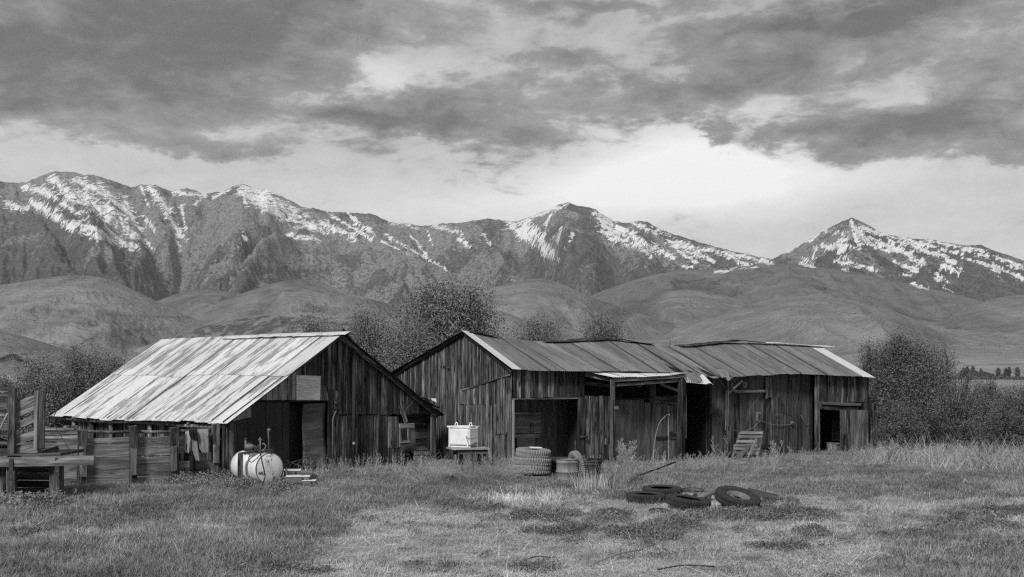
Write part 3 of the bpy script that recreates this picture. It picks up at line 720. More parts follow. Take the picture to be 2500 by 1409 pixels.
# door opening with black tin sheets behind
poly(lb, 'door_head', WDD, LG, [(LG.s(612), LG.z(612, 981)), (LG.s(800), LG.z(800, 981)), (LG.s(800), LG.z(800, 975)), (LG.s(611), LG.z(611, 975))], -.04, .03, 'h')
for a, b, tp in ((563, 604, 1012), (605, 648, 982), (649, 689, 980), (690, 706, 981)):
    polypx(lb, 'dark_panel', TARP, LG, [(a, 1160), (b, 1160), (b, 979), (a, tp)], -.10 - R.uniform(0, .03), .01)
polypx(lb, 'dark_panel', TARP, LG, [(707, 1160), (744, 1160), (744, 995), (707, 988)], -.45, .01)  # dark sheet set back in place of the unlit interior
def bent(parent, name, mat, fr, pts, off, fn, nu=8, nv=10, grain='h', label=None):
    """warped sheet over four (px, py) corners; fn(u, v) pushes it out of the wall"""
    q = [(fr.s(a, off), fr.z(a, b, off)) for a, b in pts]
    vs_, fs = [], []
    x, y, z = axes(Vector((0, 0, 1)) if grain == 'v' else fr.d, fr.n); o = fr.pt(q[0][0], q[0][1], off); Mi = mat4(o, x, y, z).inverted()
    for j in range(nv + 1):
        for i in range(nu + 1):
            u, v = i / nu, j / nv
            s = (q[0][0] * (1 - u) + q[1][0] * u) * (1 - v) + (q[3][0] * (1 - u) + q[2][0] * u) * v
            zz = (q[0][1] * (1 - u) + q[1][1] * u) * (1 - v) + (q[3][1] * (1 - u) + q[2][1] * u) * v
            vs_.append(Mi @ fr.pt(s, zz, off + fn(u, v)))
    for j in range(nv):
        for i in range(nu):
            a = j * (nu + 1) + i; fs.append((a, a + 1, a + nu + 2, a + nu + 1))
    ob = link(name, mesh(name, vs_, fs, True), parent, mat4(o, x, y, z), mat)
    sol = ob.modifiers.new('thickness', 'SOLIDIFY'); sol.thickness = .012
    if label: ob['label'] = label
    return ob
bent(lb, 'warped_plywood', WPT, LG, [(736, 1150), (793, 1150), (794, 984), (741, 986)], -.06, lambda u, v: .05 * math.sin(v * 6 + u) + .10 * (1 - v) ** 2 * u, 8, 12, 'h', 'warped dark plywood sheet in the doorway')
polypx(lb, 'door_post', WDD, LG, [(797, 1160), (809, 1160), (809, 950), (800, 950)], .0, .09)
polypx(lb, 'batten', WG, LG, [(809, 1010), (816, 1010), (825, 955), (809, 955)], .05, .02)
# lower right: tin patch, dark recess with logs, corner post
polypx(lb, 'tin_patch', WM_, LG, [(948, 1094), (972, 1094), (972, 1017), (948, 1017)], .012, .02)
polypx(lb, 'tin_patch', WM_, LG, [(948, 1150), (973, 1150), (973, 1095), (948, 1095)], .008, .02)
for k in range(9):
    y0 = 1004 + k * 17
    polypx(lb, 'log', WDD if k < 3 else WD, LG, [(970, y0 + 16), (1058, y0 + 16 + R.uniform(-1, 1)), (1058, y0 + R.uniform(-1, 1)), (970, y0)], -.32, .10, 'h')
for a, b, m_ in ((1050, 1055, WG), (1056, 1061, WM_)):
    polypx(lb, 'corner_post', m_, LG, [(a, 1150), (b, 1150), (b + 1, 1004), (a + 1, 1004)], -.02, .07)
# posts at the near left corner
for a, b, top, m_, of in ((541, 549, 1034, WDD, .0), (548, 556, 1038, WD, .05), (556, 565, 1032, WG, .08), (561, 569, 1036, WM_, .02)):
    polypx(lb, 'corner_post', m_, LG, [(a, 1165), (b - 1, 1165), (b + 2, top), (a + 2, top)], of, .10)
# long dark pole standing against the gable, conduit, meter box
tube(lb, 'steel_pole', RUB, [LG.P(863, 1160, .12), LG.P(865, 843, .12)], .065, 10)
tube(lb, 'conduit', STEEL, [LG.P(811, 1135, .10), LG.P(813, 1020, .10), LG.P(822, 1000, .10)], .022, 8)
tube(lb, 'conduit', STEELD, [LG.P(825, 985, .06), LG.P(825, 835, .06)], .02, 8)
mbx = link('meter_box', box_mesh('meter_box', .20, .10, .30, .015), lb, mat4(LG.P(821, 988, .09), LG.d, -LG.n, Vector((0, 0, 1))), STEELD)
link('meter_glass', lathe_mesh('meter_glass', [(0, .06), (.05, .055), (.07, .03), (.07, 0)], 16), mbx, mat4(LG.P(821, 985, .145), *axes(LG.n, (0, 0, 1))), GLASSD)
polypx(lb, 'tag_plate', WHITE, LG, [(861, 1085), (866, 1085), (866, 1079), (861, 1079)], .19, .004)
# rafters and rake boards along the gable
for sg, nm in ((-1, 'rake_board'), (1, 'rake_board')):
    e = LSL if sg < 0 else LSR
    beam(lb, nm, WD if sg > 0 else WM_, LG.pt(0, LH - .09, .12), LG.pt(e * 1.01, LZ - .07, .12), .14, .035, LG.n, bow=.02)
beam(lb, 'rake_board', WM_, LG.pt(.15, LH - .10, .17), LG.pt(1.0, LH - .66, .17), .11, .03, LG.n)
beam(lb, 'rake_board', WM_, LG.pt(1.15, LH - .72, .17), LG.pt(1.75, LH - 1.08, .17), .10, .03, LG.n)
# rafter tails and log ends under the left eave
for k in range(13):
    t = (k + .4) / 13; b = LG.pt(LSL + .05, LZ - .10 - .04 * math.sin(t * 9), 0) + BK * (t * LLEN)
    tube(lb, 'rafter_tail', WG, [b + LG.d * -.02, b + LG.d * .9 + Vector((0, 0, .52))], .05, 7)
for k in range(4):
    a = LG.pt(LSL + .12, LZ - .17 + R.uniform(-.02, .02), 0) + BK * (LLEN * k / 4 + .05); b = LG.pt(LSL + .12, LZ - .17 + R.uniform(-.03, .02), 0) + BK * (LLEN * (k + 1) / 4)
    tube(lb, 'eave_log', WG, [a, (a + b) / 2 + Vector((0, 0, R.uniform(-.03, .02))), b], .06, 7)
# side wall that shows as a dark strip above the corral
SW = Frame(LG.pt(LSL + .35, 0)[:2], BK[:2], (-.663, -.749))
boards(lb, SW, 0, LLEN, lambda s: LZ + .1, zb0, [WDD, WD, WDD, WDD, WD], .2, .5, 0, gap=.05)
for k in range(8):
    s_ = .6 + k * 1.25; tube(lb, 'wall_post', WD, [SW.pt(s_, -.1, .12), SW.pt(s_ + R.uniform(-.05, .05), LZ, .12)], .09, 7)
# dark shell behind the boards
LB2 = Frame(LG.pt(0, 0, -10.3)[:2], LG.d[:2], LG.n[:2])
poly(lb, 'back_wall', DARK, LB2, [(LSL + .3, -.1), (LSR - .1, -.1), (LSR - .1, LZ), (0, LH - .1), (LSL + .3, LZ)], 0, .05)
RW = Frame(LG.pt(LSR - .15, 0)[:2], BK[:2], LG.d[:2])
poly(lb, 'side_wall', WDD, RW, [(.1, -.1), (LLEN, -.1), (LLEN, LZ), (.1, LZ)], 0, .04)
# roof: two rows of corrugated sheets on the left slope, one deck added under them to block light
def lpt(t, v, lift=0.0, over=.32):
    """t 0..1 along the ridge from the gable, v 0 ridge .. 1 eave on the left slope"""
    s = v * LSL; p = LG.pt(s, LH + (LZ - LH) * v + lift, over) + BK * (t * (LLEN + over))
    # slight sag of ridge and eave between the supports
    p.z += -.05 * math.sin(t * math.pi) * v + .03 * math.sin(t * 7.0) * (v - .3) - .02 * math.sin(t * 13) * v + t * .03 * (1 - v) - .025 * t * v
    return p
NS = 13
edges_ = [0] + sorted([(k + R.uniform(-.16, .16)) / NS for k in range(1, NS)]) + [1]
for rw, (va, vb, lf) in enumerate(((.46, 1.012, 0.0), (-.005, .50, .018))):
    for k in range(NS):
        a, b = edges_[k], edges_[k + 1]; ov = .006
        drop = R.uniform(-.012, .014); lf2 = lf + (k % 2) * .009 + R.uniform(0, .005)
        corr(lb, 'roof_sheet', TIN_L, lpt(a - ov, vb + drop, lf2), lpt(b + ov, vb + drop, lf2 + R.uniform(-.006, .008)), lpt(b + ov, va, lf2), lpt(a - ov, va, lf2), rows=3)
# slightly raised seams where the sheets lap
for k in range(1, NS):
    if R.random() < .75:
        a = edges_[k]
        tube(lb, 'lap_seam', TIN_L if R.random() < .4 else STEELD, [lpt(a, v_, .035 + .006 * math.sin(v_ * 9 + k)) for v_ in (0, .25, .5, .75, 1)], .012, 5)
corrR = []
for k in range(8):
    a, b = k / 8, (k + 1) / 8
    p = lambda t, v: LG.pt(v * LSR, LH + (LZ - LH) * v + .02, .32) + BK * (t * (LLEN + .32))
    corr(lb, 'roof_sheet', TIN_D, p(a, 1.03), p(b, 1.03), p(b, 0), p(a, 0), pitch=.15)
poly(lb, 'light_block_deck', DARK, LG, [(LSL + .25, LZ - .02), (0, LH - .13), (LSR - .03, LZ - .06), (LSR - .03, LZ - .09), (0, LH - .18), (LSL + .25, LZ - .07)], -LLEN, LLEN - .02)  # added under the sheets so no light leaks into the barn
# ridge caps over the near two thirds of the ridge
for a, b, l in ((-.035, .22, .05), (.20, .42, .065), (.40, .60, .05)):
    q = lambda t, v, l_=l: LG.pt(v, LH + l_ + .02 - abs(v) * .48, .32) + BK * (t * (LLEN + .32)) + Vector((0, 0, .03 * t))
    vs_, fs = [], []
    for i in range(9):
        t = a + (b - a) * i / 8
        for v in (-.24, -.12, 0, .12, .24): vs_.append(q(t, v) + Vector((0, 0, .012 * math.sin(i * 2.1) * abs(v) * 4)))
    for i in range(8):
        for j in range(4): fs.append((i * 5 + j, i * 5 + j + 1, i * 5 + j + 6, i * 5 + j + 5))
    o0 = vs_[0].copy(); ob = link('ridge_cap', mesh('ridge_cap', [v - o0 for v in vs_], fs, True), lb, Matrix.Translation(o0), TIN_B)
    sol = ob.modifiers.new('thickness', 'SOLIDIFY'); sol.thickness = .012
# torn shakes at the peak and at the right eave
for k in range(3):
    beam(lb, 'shake', WDD, LG.pt(.02 + .1 * k, LH + .10 - .05 * k, .3 - .08 * k), LG.pt(.42 + .1 * k, LH - .22 - .04 * k, .3 - .08 * k), .16, .02, LG.n + Vector((0, 0, 1)), bow=.01)
beam(lb, 'shake', WDD, LG.pt(.03, LH + .2, .25), LG.pt(.3, LH - .02, .25), .06, .02, (0, -.4, 1))
for k in range(16):
    s_ = 3.55 + (k % 4) * .22; o_ = .3 - (k // 4) * .22
    a = LG.pt(s_, LZ + (LSR - s_) * .62 + .06 + (k % 3) * .012, o_)
    beam(lb, 'shake', WM_ if k % 3 == 0 else WD, a, a + LG.d * .42 + Vector((0, 0, -.2 + R.uniform(-.05, .06))), .17, .016, (0, 0, 1))
link('bent_flashing', mesh('bent_flashing', [(0, 0, 0), (.18, .05, -.02), (.20, .02, -.16), (.03, 0, -.07)], [(0, 1, 2, 3)]), lb, Matrix.Translation(LG.P(1052, 972, .2)), TIN_B)
# loose wires on the gable
tube(lb, 'wire', STEEL, curve_pts([LG.P(989, 1003, .08), LG.P(1000, 990, .1), LG.P(1012, 975, .1), LG.P(1022, 962, .1)], 4), .006, 4)
tube(lb, 'wire', STEEL, curve_pts([LG.P(752, 1044, .1), LG.P(762, 1053, .1), LG.P(776, 1053, .1), LG.P(790, 1043, .1)], 5), .006, 4)

# ================================================================== RIGHT SHED
RC = (0.0, 38.0)
LN = Frame(RC, (.835, .55), (.55, -.835))            # long front wall
GA = Frame(RC, (-.55, .835), (-.835, -.55))          # left gable wall
RL = LN.s(2128)
rb = thing('long_shed', 'long open-fronted plank shed with sagging dark corrugated roof on the right', 'shed', LN.pt(0, 0))
S_AP = GA.s(1140)
def eave_z(s):
    px = LN.px(s, .3)
    py = np.interp(px, [1150, 1250, 1340, 1430, 1560, 1640, 1700, 1742, 1790, 1840, 1900, 1960, 2050, 2135, 2400], [905, 905, 907, 908, 909, 912, 917, 920, 923, 920, 917, 914, 918, 922, 926])
    return LN.z(px, py, .3)
def ridge_z(s):
    p = LN.pt(s, 0, -S_AP); px = 1250 + F * p.x / p.y
    py = np.interp(px, [1000, 1140, 1212, 1325, 1400, 1475, 1540, 1590, 1640, 1700, 1760, 1860, 1960, 2045, 2300], [812, 812, 826, 838, 836, 831, 836, 843, 848, 847, 839, 841, 846, 850, 856])
    return CH + (HZ - py) / F * p.y
APZ = GA.z(1140, 812)
def groof(s):   # top of the gable boards
    if s < S_AP: a = GA.z(1250, 906); return a + (APZ - a) * s / S_AP - .05
    b = GA.s(962); return APZ + (GA.z(962, 918) - APZ) * (s - S_AP) / (b - S_AP) - .05
S_GE = GA.s(958)
boards(rb, GA, 0.02, S_GE, groof, zb0, [WD, WD, WD, WM_], .13, .24, 0.0, battens=.65, raggedb=.05)
# second skin of shorter boards on the right part of the gable
pt_ = lambda s: np.interp(GA.px(s), [1120, 1127, 1245, 1260], [954, 952, 915, 912])
boards(rb, GA, GA.s(1206), GA.s(1128), lambda s: GA.z(GA.px(s), float(pt_(s))), lambda s: GA.z(GA.px(s), 988), [WM_, WD, WM_], .15, .26, .045, raggedt=.02)
boards(rb, GA, GA.s(1244), GA.s(1214), lambda s: GA.z(GA.px(s), float(pt_(s))), lambda s: GA.z(GA.px(s), 1060), [WM_, WD], .12, .2, .045)
boards(rb, GA, GA.s(1206), GA.s(1127), lambda s: GA.z(GA.px(s), 988), zb0, [WD, WM_, WD], .13, .24, .055, raggedt=.03)
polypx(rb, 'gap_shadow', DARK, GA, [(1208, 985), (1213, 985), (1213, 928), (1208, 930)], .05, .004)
beam(rb, 'batten', WM_, GA.P(1127, 953, .09), GA.P(1245, 914, .09), .05, .03, GA.n)
for px_a, m_ in ((1236, WM_), (1241, WG)):
    polypx(rb, 'corner_board', m_, GA, [(px_a, 1150 if m_ is WG else 1056), (px_a + 7, 1150 if m_ is WG else 1056), (px_a + 7, 962), (px_a, 962)], .085, .03)
tube(rb, 'insulator', STEEL, [GA.P(1082, 893, .03), GA.P(1082, 893, .14)], .03, 8)
tube(rb, 'insulator', STEEL, [GA.P(1094, 898, .03), GA.P(1094, 898, .14)], .025, 8)
tube(rb, 'wire', STEELD, curve_pts([GA.P(1067, 888, .1), GA.P(1082, 893, .14), GA.P(1094, 898, .12), GA.P(1100, 899, .1)], 3), .006, 4)
# front wall, from left to right
zz0 = lambda s: -.15
def yl_(py): return lambda s: LN.z(LN.px(s), py)
boards(rb, LN, LN.s(1252), LN.s(1426), lambda s: eave_z(s) + .04, yl_(971), [WDD, WD, WDD, WD], .11, .2, 0, raggedb=.015)
beam(rb, 'door_head', WD, LN.P(1251, 974, .03), LN.P(1410, 972, .03), .05, .06, LN.n)
polypx(rb, 'door_jamb', WBL, LN, [(1248, 1150), (1253, 1150), (1253, 976), (1248, 976)], .02, .07, 'v', 'weathered door jamb toned pale as if lit')
polypx(rb, 'door_jamb', WG, LN, [(1241, 1150), (1247, 1150), (1248, 968), (1243, 968)], .0, .06)
polypx(rb, 'door_post', WDD, LN, [(1409, 1150), (1426, 1150), (1426, 970), (1410, 970)], .0, .07)
# stall interior behind the first opening
IW = Frame(LN.pt(0, 0, -1.6)[:2], LN.d[:2], LN.n[:2])
boards(rb, IW, IW.s(1225), IW.s(1440), lambda s: 3.2, zz0, [WPT], .45, .9, 0, .012)
for q, m_ in (([(1252, 1058), (1320, 1058), (1320, 1015), (1252, 1014)], WPT), ([(1252, 1012), (1318, 1012), (1318, 1008), (1252, 1007)], WPT), ([(1250, 1069), (1317, 1069), (1317, 1060), (1250, 1060)], WPT), ([(1262, 1096), (1306, 1096), (1306, 1070), (1262, 1070)], WPT), ([(1246, 1110), (1259, 1110), (1259, 1071), (1246, 1071)], WDD)):
    polypx(rb, 'inner_board', WL if m_ is WPT else m_, IW, q, .04 + R.uniform(0, .04), .02, 'h')
tube(rb, 'hook', STEELD, curve_pts([IW.P(1296, 1058, .12), IW.P(1296, 1038, .14), IW.P(1299, 1034, .14), IW.P(1302, 1038, .14), IW.P(1302, 1056, .12)], 4), .012, 5)
# tall boards between the opening and the porch
boards(rb, LN, LN.s(1427), LN.s(1492), yl_(965), zz0, [WD, WD, WDD], .17, .25, .0, raggedt=.05)
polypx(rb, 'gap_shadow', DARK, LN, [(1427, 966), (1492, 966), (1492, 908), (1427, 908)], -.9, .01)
beam(rb, 'girt', WM_, LN.P(1428, 936, -.05), LN.P(1492, 943, -.05), .11, .05, LN.n)
beam(rb, 'rafter', WM_, LN.P(1428, 914, .05), LN.P(1500, 930, .55), .13, .05, LN.n)
tube(rb, 'disc_hook', STEELD, [LN.P(1416, 1068, .09), LN.P(1434, 1066, .13)], .035, 8)
tube(rb, 'wire', STEELD, [LN.P(1425, 1120, .1), LN.P(1425, 1076, .1)], .008, 5)
# porch roof of bright tin
PO = .75
PF = Frame(LN.pt(0, 0, PO)[:2], LN.d[:2], LN.n[:2])
for k in range(6):
    a, b = k / 6, (k + 1) / 6
    te = lambda t: LN.P(1425 + (1668 - 1425) * t, 907 + 3 * t, .02)
    fe = lambda t: PF.P(1494 + (1672 - 1494) * t, 921 - 9 * t ** 3, .08)
    corr(rb, 'porch_sheet', TIN_B, fe(a), fe(b + .01), te(b + .01), te(a), rows=2, lift=.01 * (k % 2))
beam(rb, 'porch_beam', WG, PF.P(1497, 928, 0), PF.P(1670, 919, 0), .12, .06, LN.n)
beam(rb, 'porch_beam', WG, PF.P(1505, 940, -.07), PF.P(1664, 928, -.07), .10, .05, LN.n, bow=.02)
beam(rb, 'porch_post', WM_, PF.P(1495, 1180, -.04), PF.P(1496, 926, -.04), .13, .11, LN.n, jit=.006)
polypx(rb, 'porch_batten', WG, PF, [(1490, 1145), (1496, 1145), (1496, 970), (1490, 968)], .06, .025)
polypx(rb, 'porch_batten', WG, PF, [(1499, 1000), (1508, 1000), (1508, 992), (1499, 992)], .04, .05, 'h')
polypx(rb, 'porch_batten', WD, PF, [(1476, 1085), (1494, 1085), (1494, 1058), (1480, 1058)], .02, .03)
beam(rb, 'porch_post', WD, PF.P(1656, 1165, -.03), PF.P(1662, 920, -.03), .15, .13, LN.n, jit=.006)
polypx(rb, 'porch_post', WDD, PF, [(1662, 1165), (1668, 1165), (1672, 930), (1666, 930)], -.06, .08)
beam(rb, 'brace', WM_, PF.P(1612, 938, -.12), PF.P(1658, 955, -.12), .09, .05, LN.n)
# inner porch wall
boards(rb, LN, LN.s(1497), LN.s(1582), yl_(973), zz0, [WPT, WPT, WPT, WDD], .2, .3, -.25, gap=.006, raggedb=0)
boards(rb, LN, LN.s(1582), LN.s(1597), yl_(983), zz0, [WPT], .2, .3, -.22, gap=.006)
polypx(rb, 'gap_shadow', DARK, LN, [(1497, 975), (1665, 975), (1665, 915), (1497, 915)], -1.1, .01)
polypx(rb, 'door_post', WM_, LN, [(1586, 985), (1597, 985), (1597, 930), (1586, 930)], -.2, .08)
polypx(rb, 'door_post', WPT, LN, [(1590, 1150), (1596, 1150), (1596, 965), (1590, 965)], -.18, .08)
beam(rb, 'girt', WDD, LN.P(1500, 974, -.2), LN.P(1590, 974, -.2), .06, .05, LN.n)
tube(rb, 'hook', STEEL, [LN.P(1575, 968, -.5), LN.P(1575, 954, -.5), LN.P(1583, 954, -.5)], .012, 5)
tube(rb, 'strut', WG, [PF.P(1558, 945, -.2), PF.P(1575, 937, -.1)], .02, 5)
# plank door standing open under the porch
dr = polypx(rb, 'door', WPT, LN, [(1600, 1142), (1650, 1142), (1652, 968), (1598, 968)], -.14, .02)
for a, b in ((1599, 1612), (1613, 1629), (1631, 1650)):
    polypx(dr, 'door_plank', R.choice([WL, WG]), LN, [(a, 1142), (b, 1142), (b, 968), (a, 968)], -.115, .025)
for q in ([(1597, 982), (1655, 979), (1655, 964), (1597, 967)], [(1602, 994), (1654, 989), (1654, 983), (1602, 985)], [(1601, 1074), (1652, 1071), (1652, 1063), (1601, 1065)], [(1632, 1062), (1652, 1060), (1652, 1053), (1632, 1054)]):
    polypx(dr, 'door_brace', WD if q[0][1] > 990 else WM_, LN, q, -.088, .03, 'h')
polypx(dr, 'door_batten', WL, LN, [(1631, 1135), (1633, 1135), (1632, 990), (1630, 990)], -.085, .03)
# second leaf beyond the post
d2 = polypx(rb, 'door', WDD, LN, [(1664, 1110), (1674, 1065), (1675, 962), (1664, 962)], .30, .03)
for a, b in ((1660, 1664), (1672, 1675)):
    polypx(d2, 'door_stile', WG, LN, [(a, 1070), (b, 1070), (b, 962), (a, 962)], .34, .04)
polypx(d2, 'door_brace', WG, LN, [(1660, 1060), (1675, 1060), (1674, 1053), (1660, 1053)], .38, .03, 'h')
polypx(d2, 'door_brace', WM_, LN, [(1662, 968), (1671, 964), (1671, 957), (1662, 961)], .42, .03, 'h')
# black opening: deep interior
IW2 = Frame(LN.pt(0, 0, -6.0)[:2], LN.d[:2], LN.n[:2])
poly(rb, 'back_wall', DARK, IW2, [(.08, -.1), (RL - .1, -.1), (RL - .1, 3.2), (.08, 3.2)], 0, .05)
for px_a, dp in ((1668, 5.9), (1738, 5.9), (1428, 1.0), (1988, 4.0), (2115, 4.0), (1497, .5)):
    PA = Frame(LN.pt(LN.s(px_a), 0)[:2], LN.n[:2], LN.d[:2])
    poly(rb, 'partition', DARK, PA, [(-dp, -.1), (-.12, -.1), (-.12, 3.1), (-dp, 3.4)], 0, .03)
# recessed wall right of the opening
boards(rb, LN, LN.s(1737), LN.s(1988), lambda s: eave_z(s) + .02, zz0, [WPT, WPT, WPT, WDD], .2, .34, -.28, gap=.005)
boards(rb, LN, LN.s(1880, -.22), LN.s(1918, -.22), lambda s: LN.z(LN.px(s), 970), zz0, [WM_], .2, .26, -.22)
beam(rb, 'eave_post', WM_, LN.P(1775, 1050, .2), LN.P(1776, 925, .2), .09, .10, LN.n, jit=.008)
beam(rb, 'eave_post', WD, LN.P(1780, 1150, .25), LN.P(1778, 1040, .25), .16, .10, LN.n, jit=.008)
beam(rb, 'brace', WM_, LN.P(1778, 960, .18), LN.P(1812, 930, .18), .07, .06, LN.n)
beam(rb, 'brace', WM_, LN.P(1780, 946, .15), LN.P(1800, 920, .15), .06, .05, LN.n)
beam(rb, 'brace', WM_, LN.P(1773, 948, .18), LN.P(1752, 925, .10), .06, .05, LN.n)
beam(rb, 'girt', WM_, LN.P(1780, 956, .0), LN.P(1868, 955, -.1), .10, .05, LN.n)
beam(rb, 'batten', WM_, LN.P(1832, 1058, -.15), LN.P(1832, 1008, -.15), .05, .03, LN.n)
polypx(rb, 'hanging_board', WM_, LN, [(1868, 975), (1876, 970), (1885, 970), (1885, 921), (1868, 921)], -.15, .02)
pw = link('pulley', lathe_mesh('pulley', [(.02, .03), (.03, .02), (.10, .02), (.12, .03), (.12, -.01), (.02, -.02)], 20), rb, mat4(LN.P(1818, 940, -.1), *axes(LN.n, (0, 0, 1))), STEEL)
link('pulley_hub', lathe_mesh('pulley_hub', [(0, .05), (.03, .045), (.035, 0)], 12), pw, mat4(LN.P(1818, 940, -.08), *axes(LN.n, (0, 0, 1))), STEEL)
eb = link('switch_box', box_mesh('switch_box', .20, .12, .34, .02), rb, mat4(LN.P(1852, 1017, -.1), LN.d, -LN.n, Vector((0, 0, 1))), STEEL)
link('switch_cover', box_mesh('switch_cover', .08, .03, .22, .008), eb, mat4(LN.P(1854, 1017, -.02), LN.d, -LN.n, Vector((0, 0, 1))), STEELD)
for q in ([(1732, 1011), (1744, 1011), (1744, 995), (1732, 995)], [(1750, 1012), (1757, 1012), (1757, 997), (1750, 997)]):
    polypx(rb, 'fuse_box', STEELD, LN, q, -.22, .06)
CB = curve_pts
tube(rb, 'cable', STEEL, CB([LN.P(1787, 1050, -.1), LN.P(1812, 1053, -.1), LN.P(1840, 1044, -.1), LN.P(1856, 1028, -.05), LN.P(1880, 1036, -.1), LN.P(1910, 1038, -.12), LN.P(1934, 1036, -.15)], 6), .014, 6)
tube(rb, 'cable', STEELD, CB([LN.P(1782, 960, -.05), LN.P(1795, 977, -.05), LN.P(1822, 979, -.1), LN.P(1846, 960, -.15)], 5), .007, 5)
for a in (1845, 1850): tube(rb, 'wire', STEELD, [LN.P(a, 1000, -.1), LN.P(a - 8 + (a - 1845) * 2, 972, -.15)], .006, 5)
tube(rb, 'wire', STEEL, CB([LN.P(1817, 1047, -.12), LN.P(1830, 1000, -.12), LN.P(1848, 975, -.14), LN.P(1853, 960, -.15)], 4), .005, 5)
tube(rb, 'wire', STEELD, CB([LN.P(1751, 1012, -.18), LN.P(1751, 1025, -.18), LN.P(1759, 1037, -.18)], 4), .008, 5)
tube(rb, 'hook', STEEL, [LN.P(1894, 1016, -.1), LN.P(1895, 1011, -.1), LN.P(1908, 1012, -.1), LN.P(1908, 1017, -.1)], .012, 5)
tube(rb, 'hook', STEELD, CB([LN.P(1928, 1032, -.2), LN.P(1937, 1022, -.2), LN.P(1931, 1012, -.2), LN.P(1922, 1010, -.2)], 4), .010, 5)
link('cable_plug', box_mesh('cable_plug', .16, .08, .10, .02), rb, mat4(LN.P(1934, 1032, -.15), LN.d, -LN.n, Vector((0, 0, 1))), STEEL)
tube(rb, 'hook', STEEL, [LN.P(1955, 1014, -.2), LN.P(1966, 1037, -.2), LN.P(1976, 1034, -.2), LN.P(1976, 1060, -.2)], .010, 5)
beam(rb, 'girt', WDD, LN.P(1860, 1090, -.18), LN.P(1882, 1090, -.18), .10, .05, LN.n)
# right bay: boards, sliding door and its track
boards(rb, LN, LN.s(1988), LN.s(2001), lambda s: eave_z(s), zz0, [WD], .2, .24, 0)
boards(rb, LN, LN.s(2001), LN.s(2121), lambda s: eave_z(s), yl_(982), [WD, WM_, WD, WDD], .15, .24, 0, raggedb=.01)
boards(rb, LN, LN.s(2102), LN.s(2121), yl_(983), zz0, [WD, WDD], .15, .24, 0)
beam(rb, 'door_track', WG, LN.P(2001, 984, .10), LN.P(2101, 988, .10), .12, .06, LN.n)
beam(rb, 'door_track', WD, LN.P(2001, 995, .05), LN.P(2096, 999, .05), .16, .05, LN.n)
polypx(rb, 'track_end', WM_, LN, [(2000, 998), (2006, 998), (2006, 979), (2000, 979)], .17, .03)
sd = polypx(rb, 'sliding_door', WDD, LN, [(2051, 1125), (2120, 1122), (2120, 1003), (2050, 1001)], .04, .02)
for a, b in ((2051, 2062), (2063, 2075), (2076, 2090), (2091, 2103), (2104, 2119)):
    polypx(sd, 'door_plank', R.choice([WG, WM_, WM_]), LN, [(a, 1125 - R.uniform(0, 4)), (b - .5, 1124 - R.uniform(0, 4)), (b - .5, 1001), (a, 1001)], .065, .022)
boards(rb, LN, LN.s(2124), LN.s(2158), lambda s: 2.2 - (s - RL) * .6, zz0, [WDD, WD], .15, .24, -.3)
RE = Frame(LN.pt(LN.s(2121), 0)[:2], LN.n[:2], LN.d[:2])
poly(rb, 'end_wall', WDD, RE, [(-6, -.1), (-.02, -.1), (-.02, 3.0), (-S_AP, 4.2), (-6, 3.3)], 0, .04)
# roof sheets on the front slope
OV = .30
def rpt(s, v, lift=0.0):     # v 0 ridge .. 1 eave edge
    a = LN.pt(s * 1.02, ridge_z(s * 1.02), -S_AP); b = LN.pt(s, eave_z(s), OV); p = a.lerp(b, v); p.z += lift; return p
ss = [-.22, .0, .45]; s = .45
S_END = LN.s(2134, OV)
while s < S_END:
    s += R.uniform(.62, .95); ss.append(min(s, S_END))
    if ss[-1] >= S_END: break
S_BR0, S_BR1 = LN.s(1668, OV), LN.s(1742, OV)
if ss[-1] - ss[-2] < .7: ss[-2] = ss[-1] - .75
nsh = len(ss)
for k in range(1, nsh - 1):
    a, b = ss[k], ss[k + 1]; mid = (a + b) / 2
    bright = k == 1 or mid > RL - .62
    if k == nsh - 2: pass
    v1 = 1 + R.uniform(-.012, .015); lf = .02 + (k % 2) * .010 + R.uniform(0, .006)
    twist = R.uniform(-.015, .015)
    bend = None
    if S_BR0 - .8 < mid < S_BR1 + 1.0:      # the stretch where the roof has slumped and the sheets have sprung
        am = R.uniform(.02, .05); ph = R.uniform(0, 2); bend = lambda u, v, am=am, ph=ph: am * math.sin(u * 5 + ph) * (1 - v) - .05 * (1 - v) ** 2
    if k == 1:
        corr(rb, 'rake_flashing', TIN_B, rpt(-.20, 1.01, lf + .03), rpt(.16, 1.01, lf + .03), rpt(.12, -.01, lf + .03), rpt(-.20, -.01, lf + .03), pitch=.4, amp=.004)
    corr(rb, 'roof_sheet', TIN_B if k == nsh - 2 else TIN_R, rpt(a - .03, v1, lf), rpt(b + .03, v1, lf + twist), rpt(b + .03, -.01, lf), rpt(a - .03, -.01, lf), rows=4, bend=bend)
    if R.random() < .6:
        tube(rb, 'lap_seam', STEELD, [rpt(b + .03, v_, .045 + .008 * math.sin(v_ * 8 + k)) for v_ in (0, .3, .6, 1)], .009, 5)
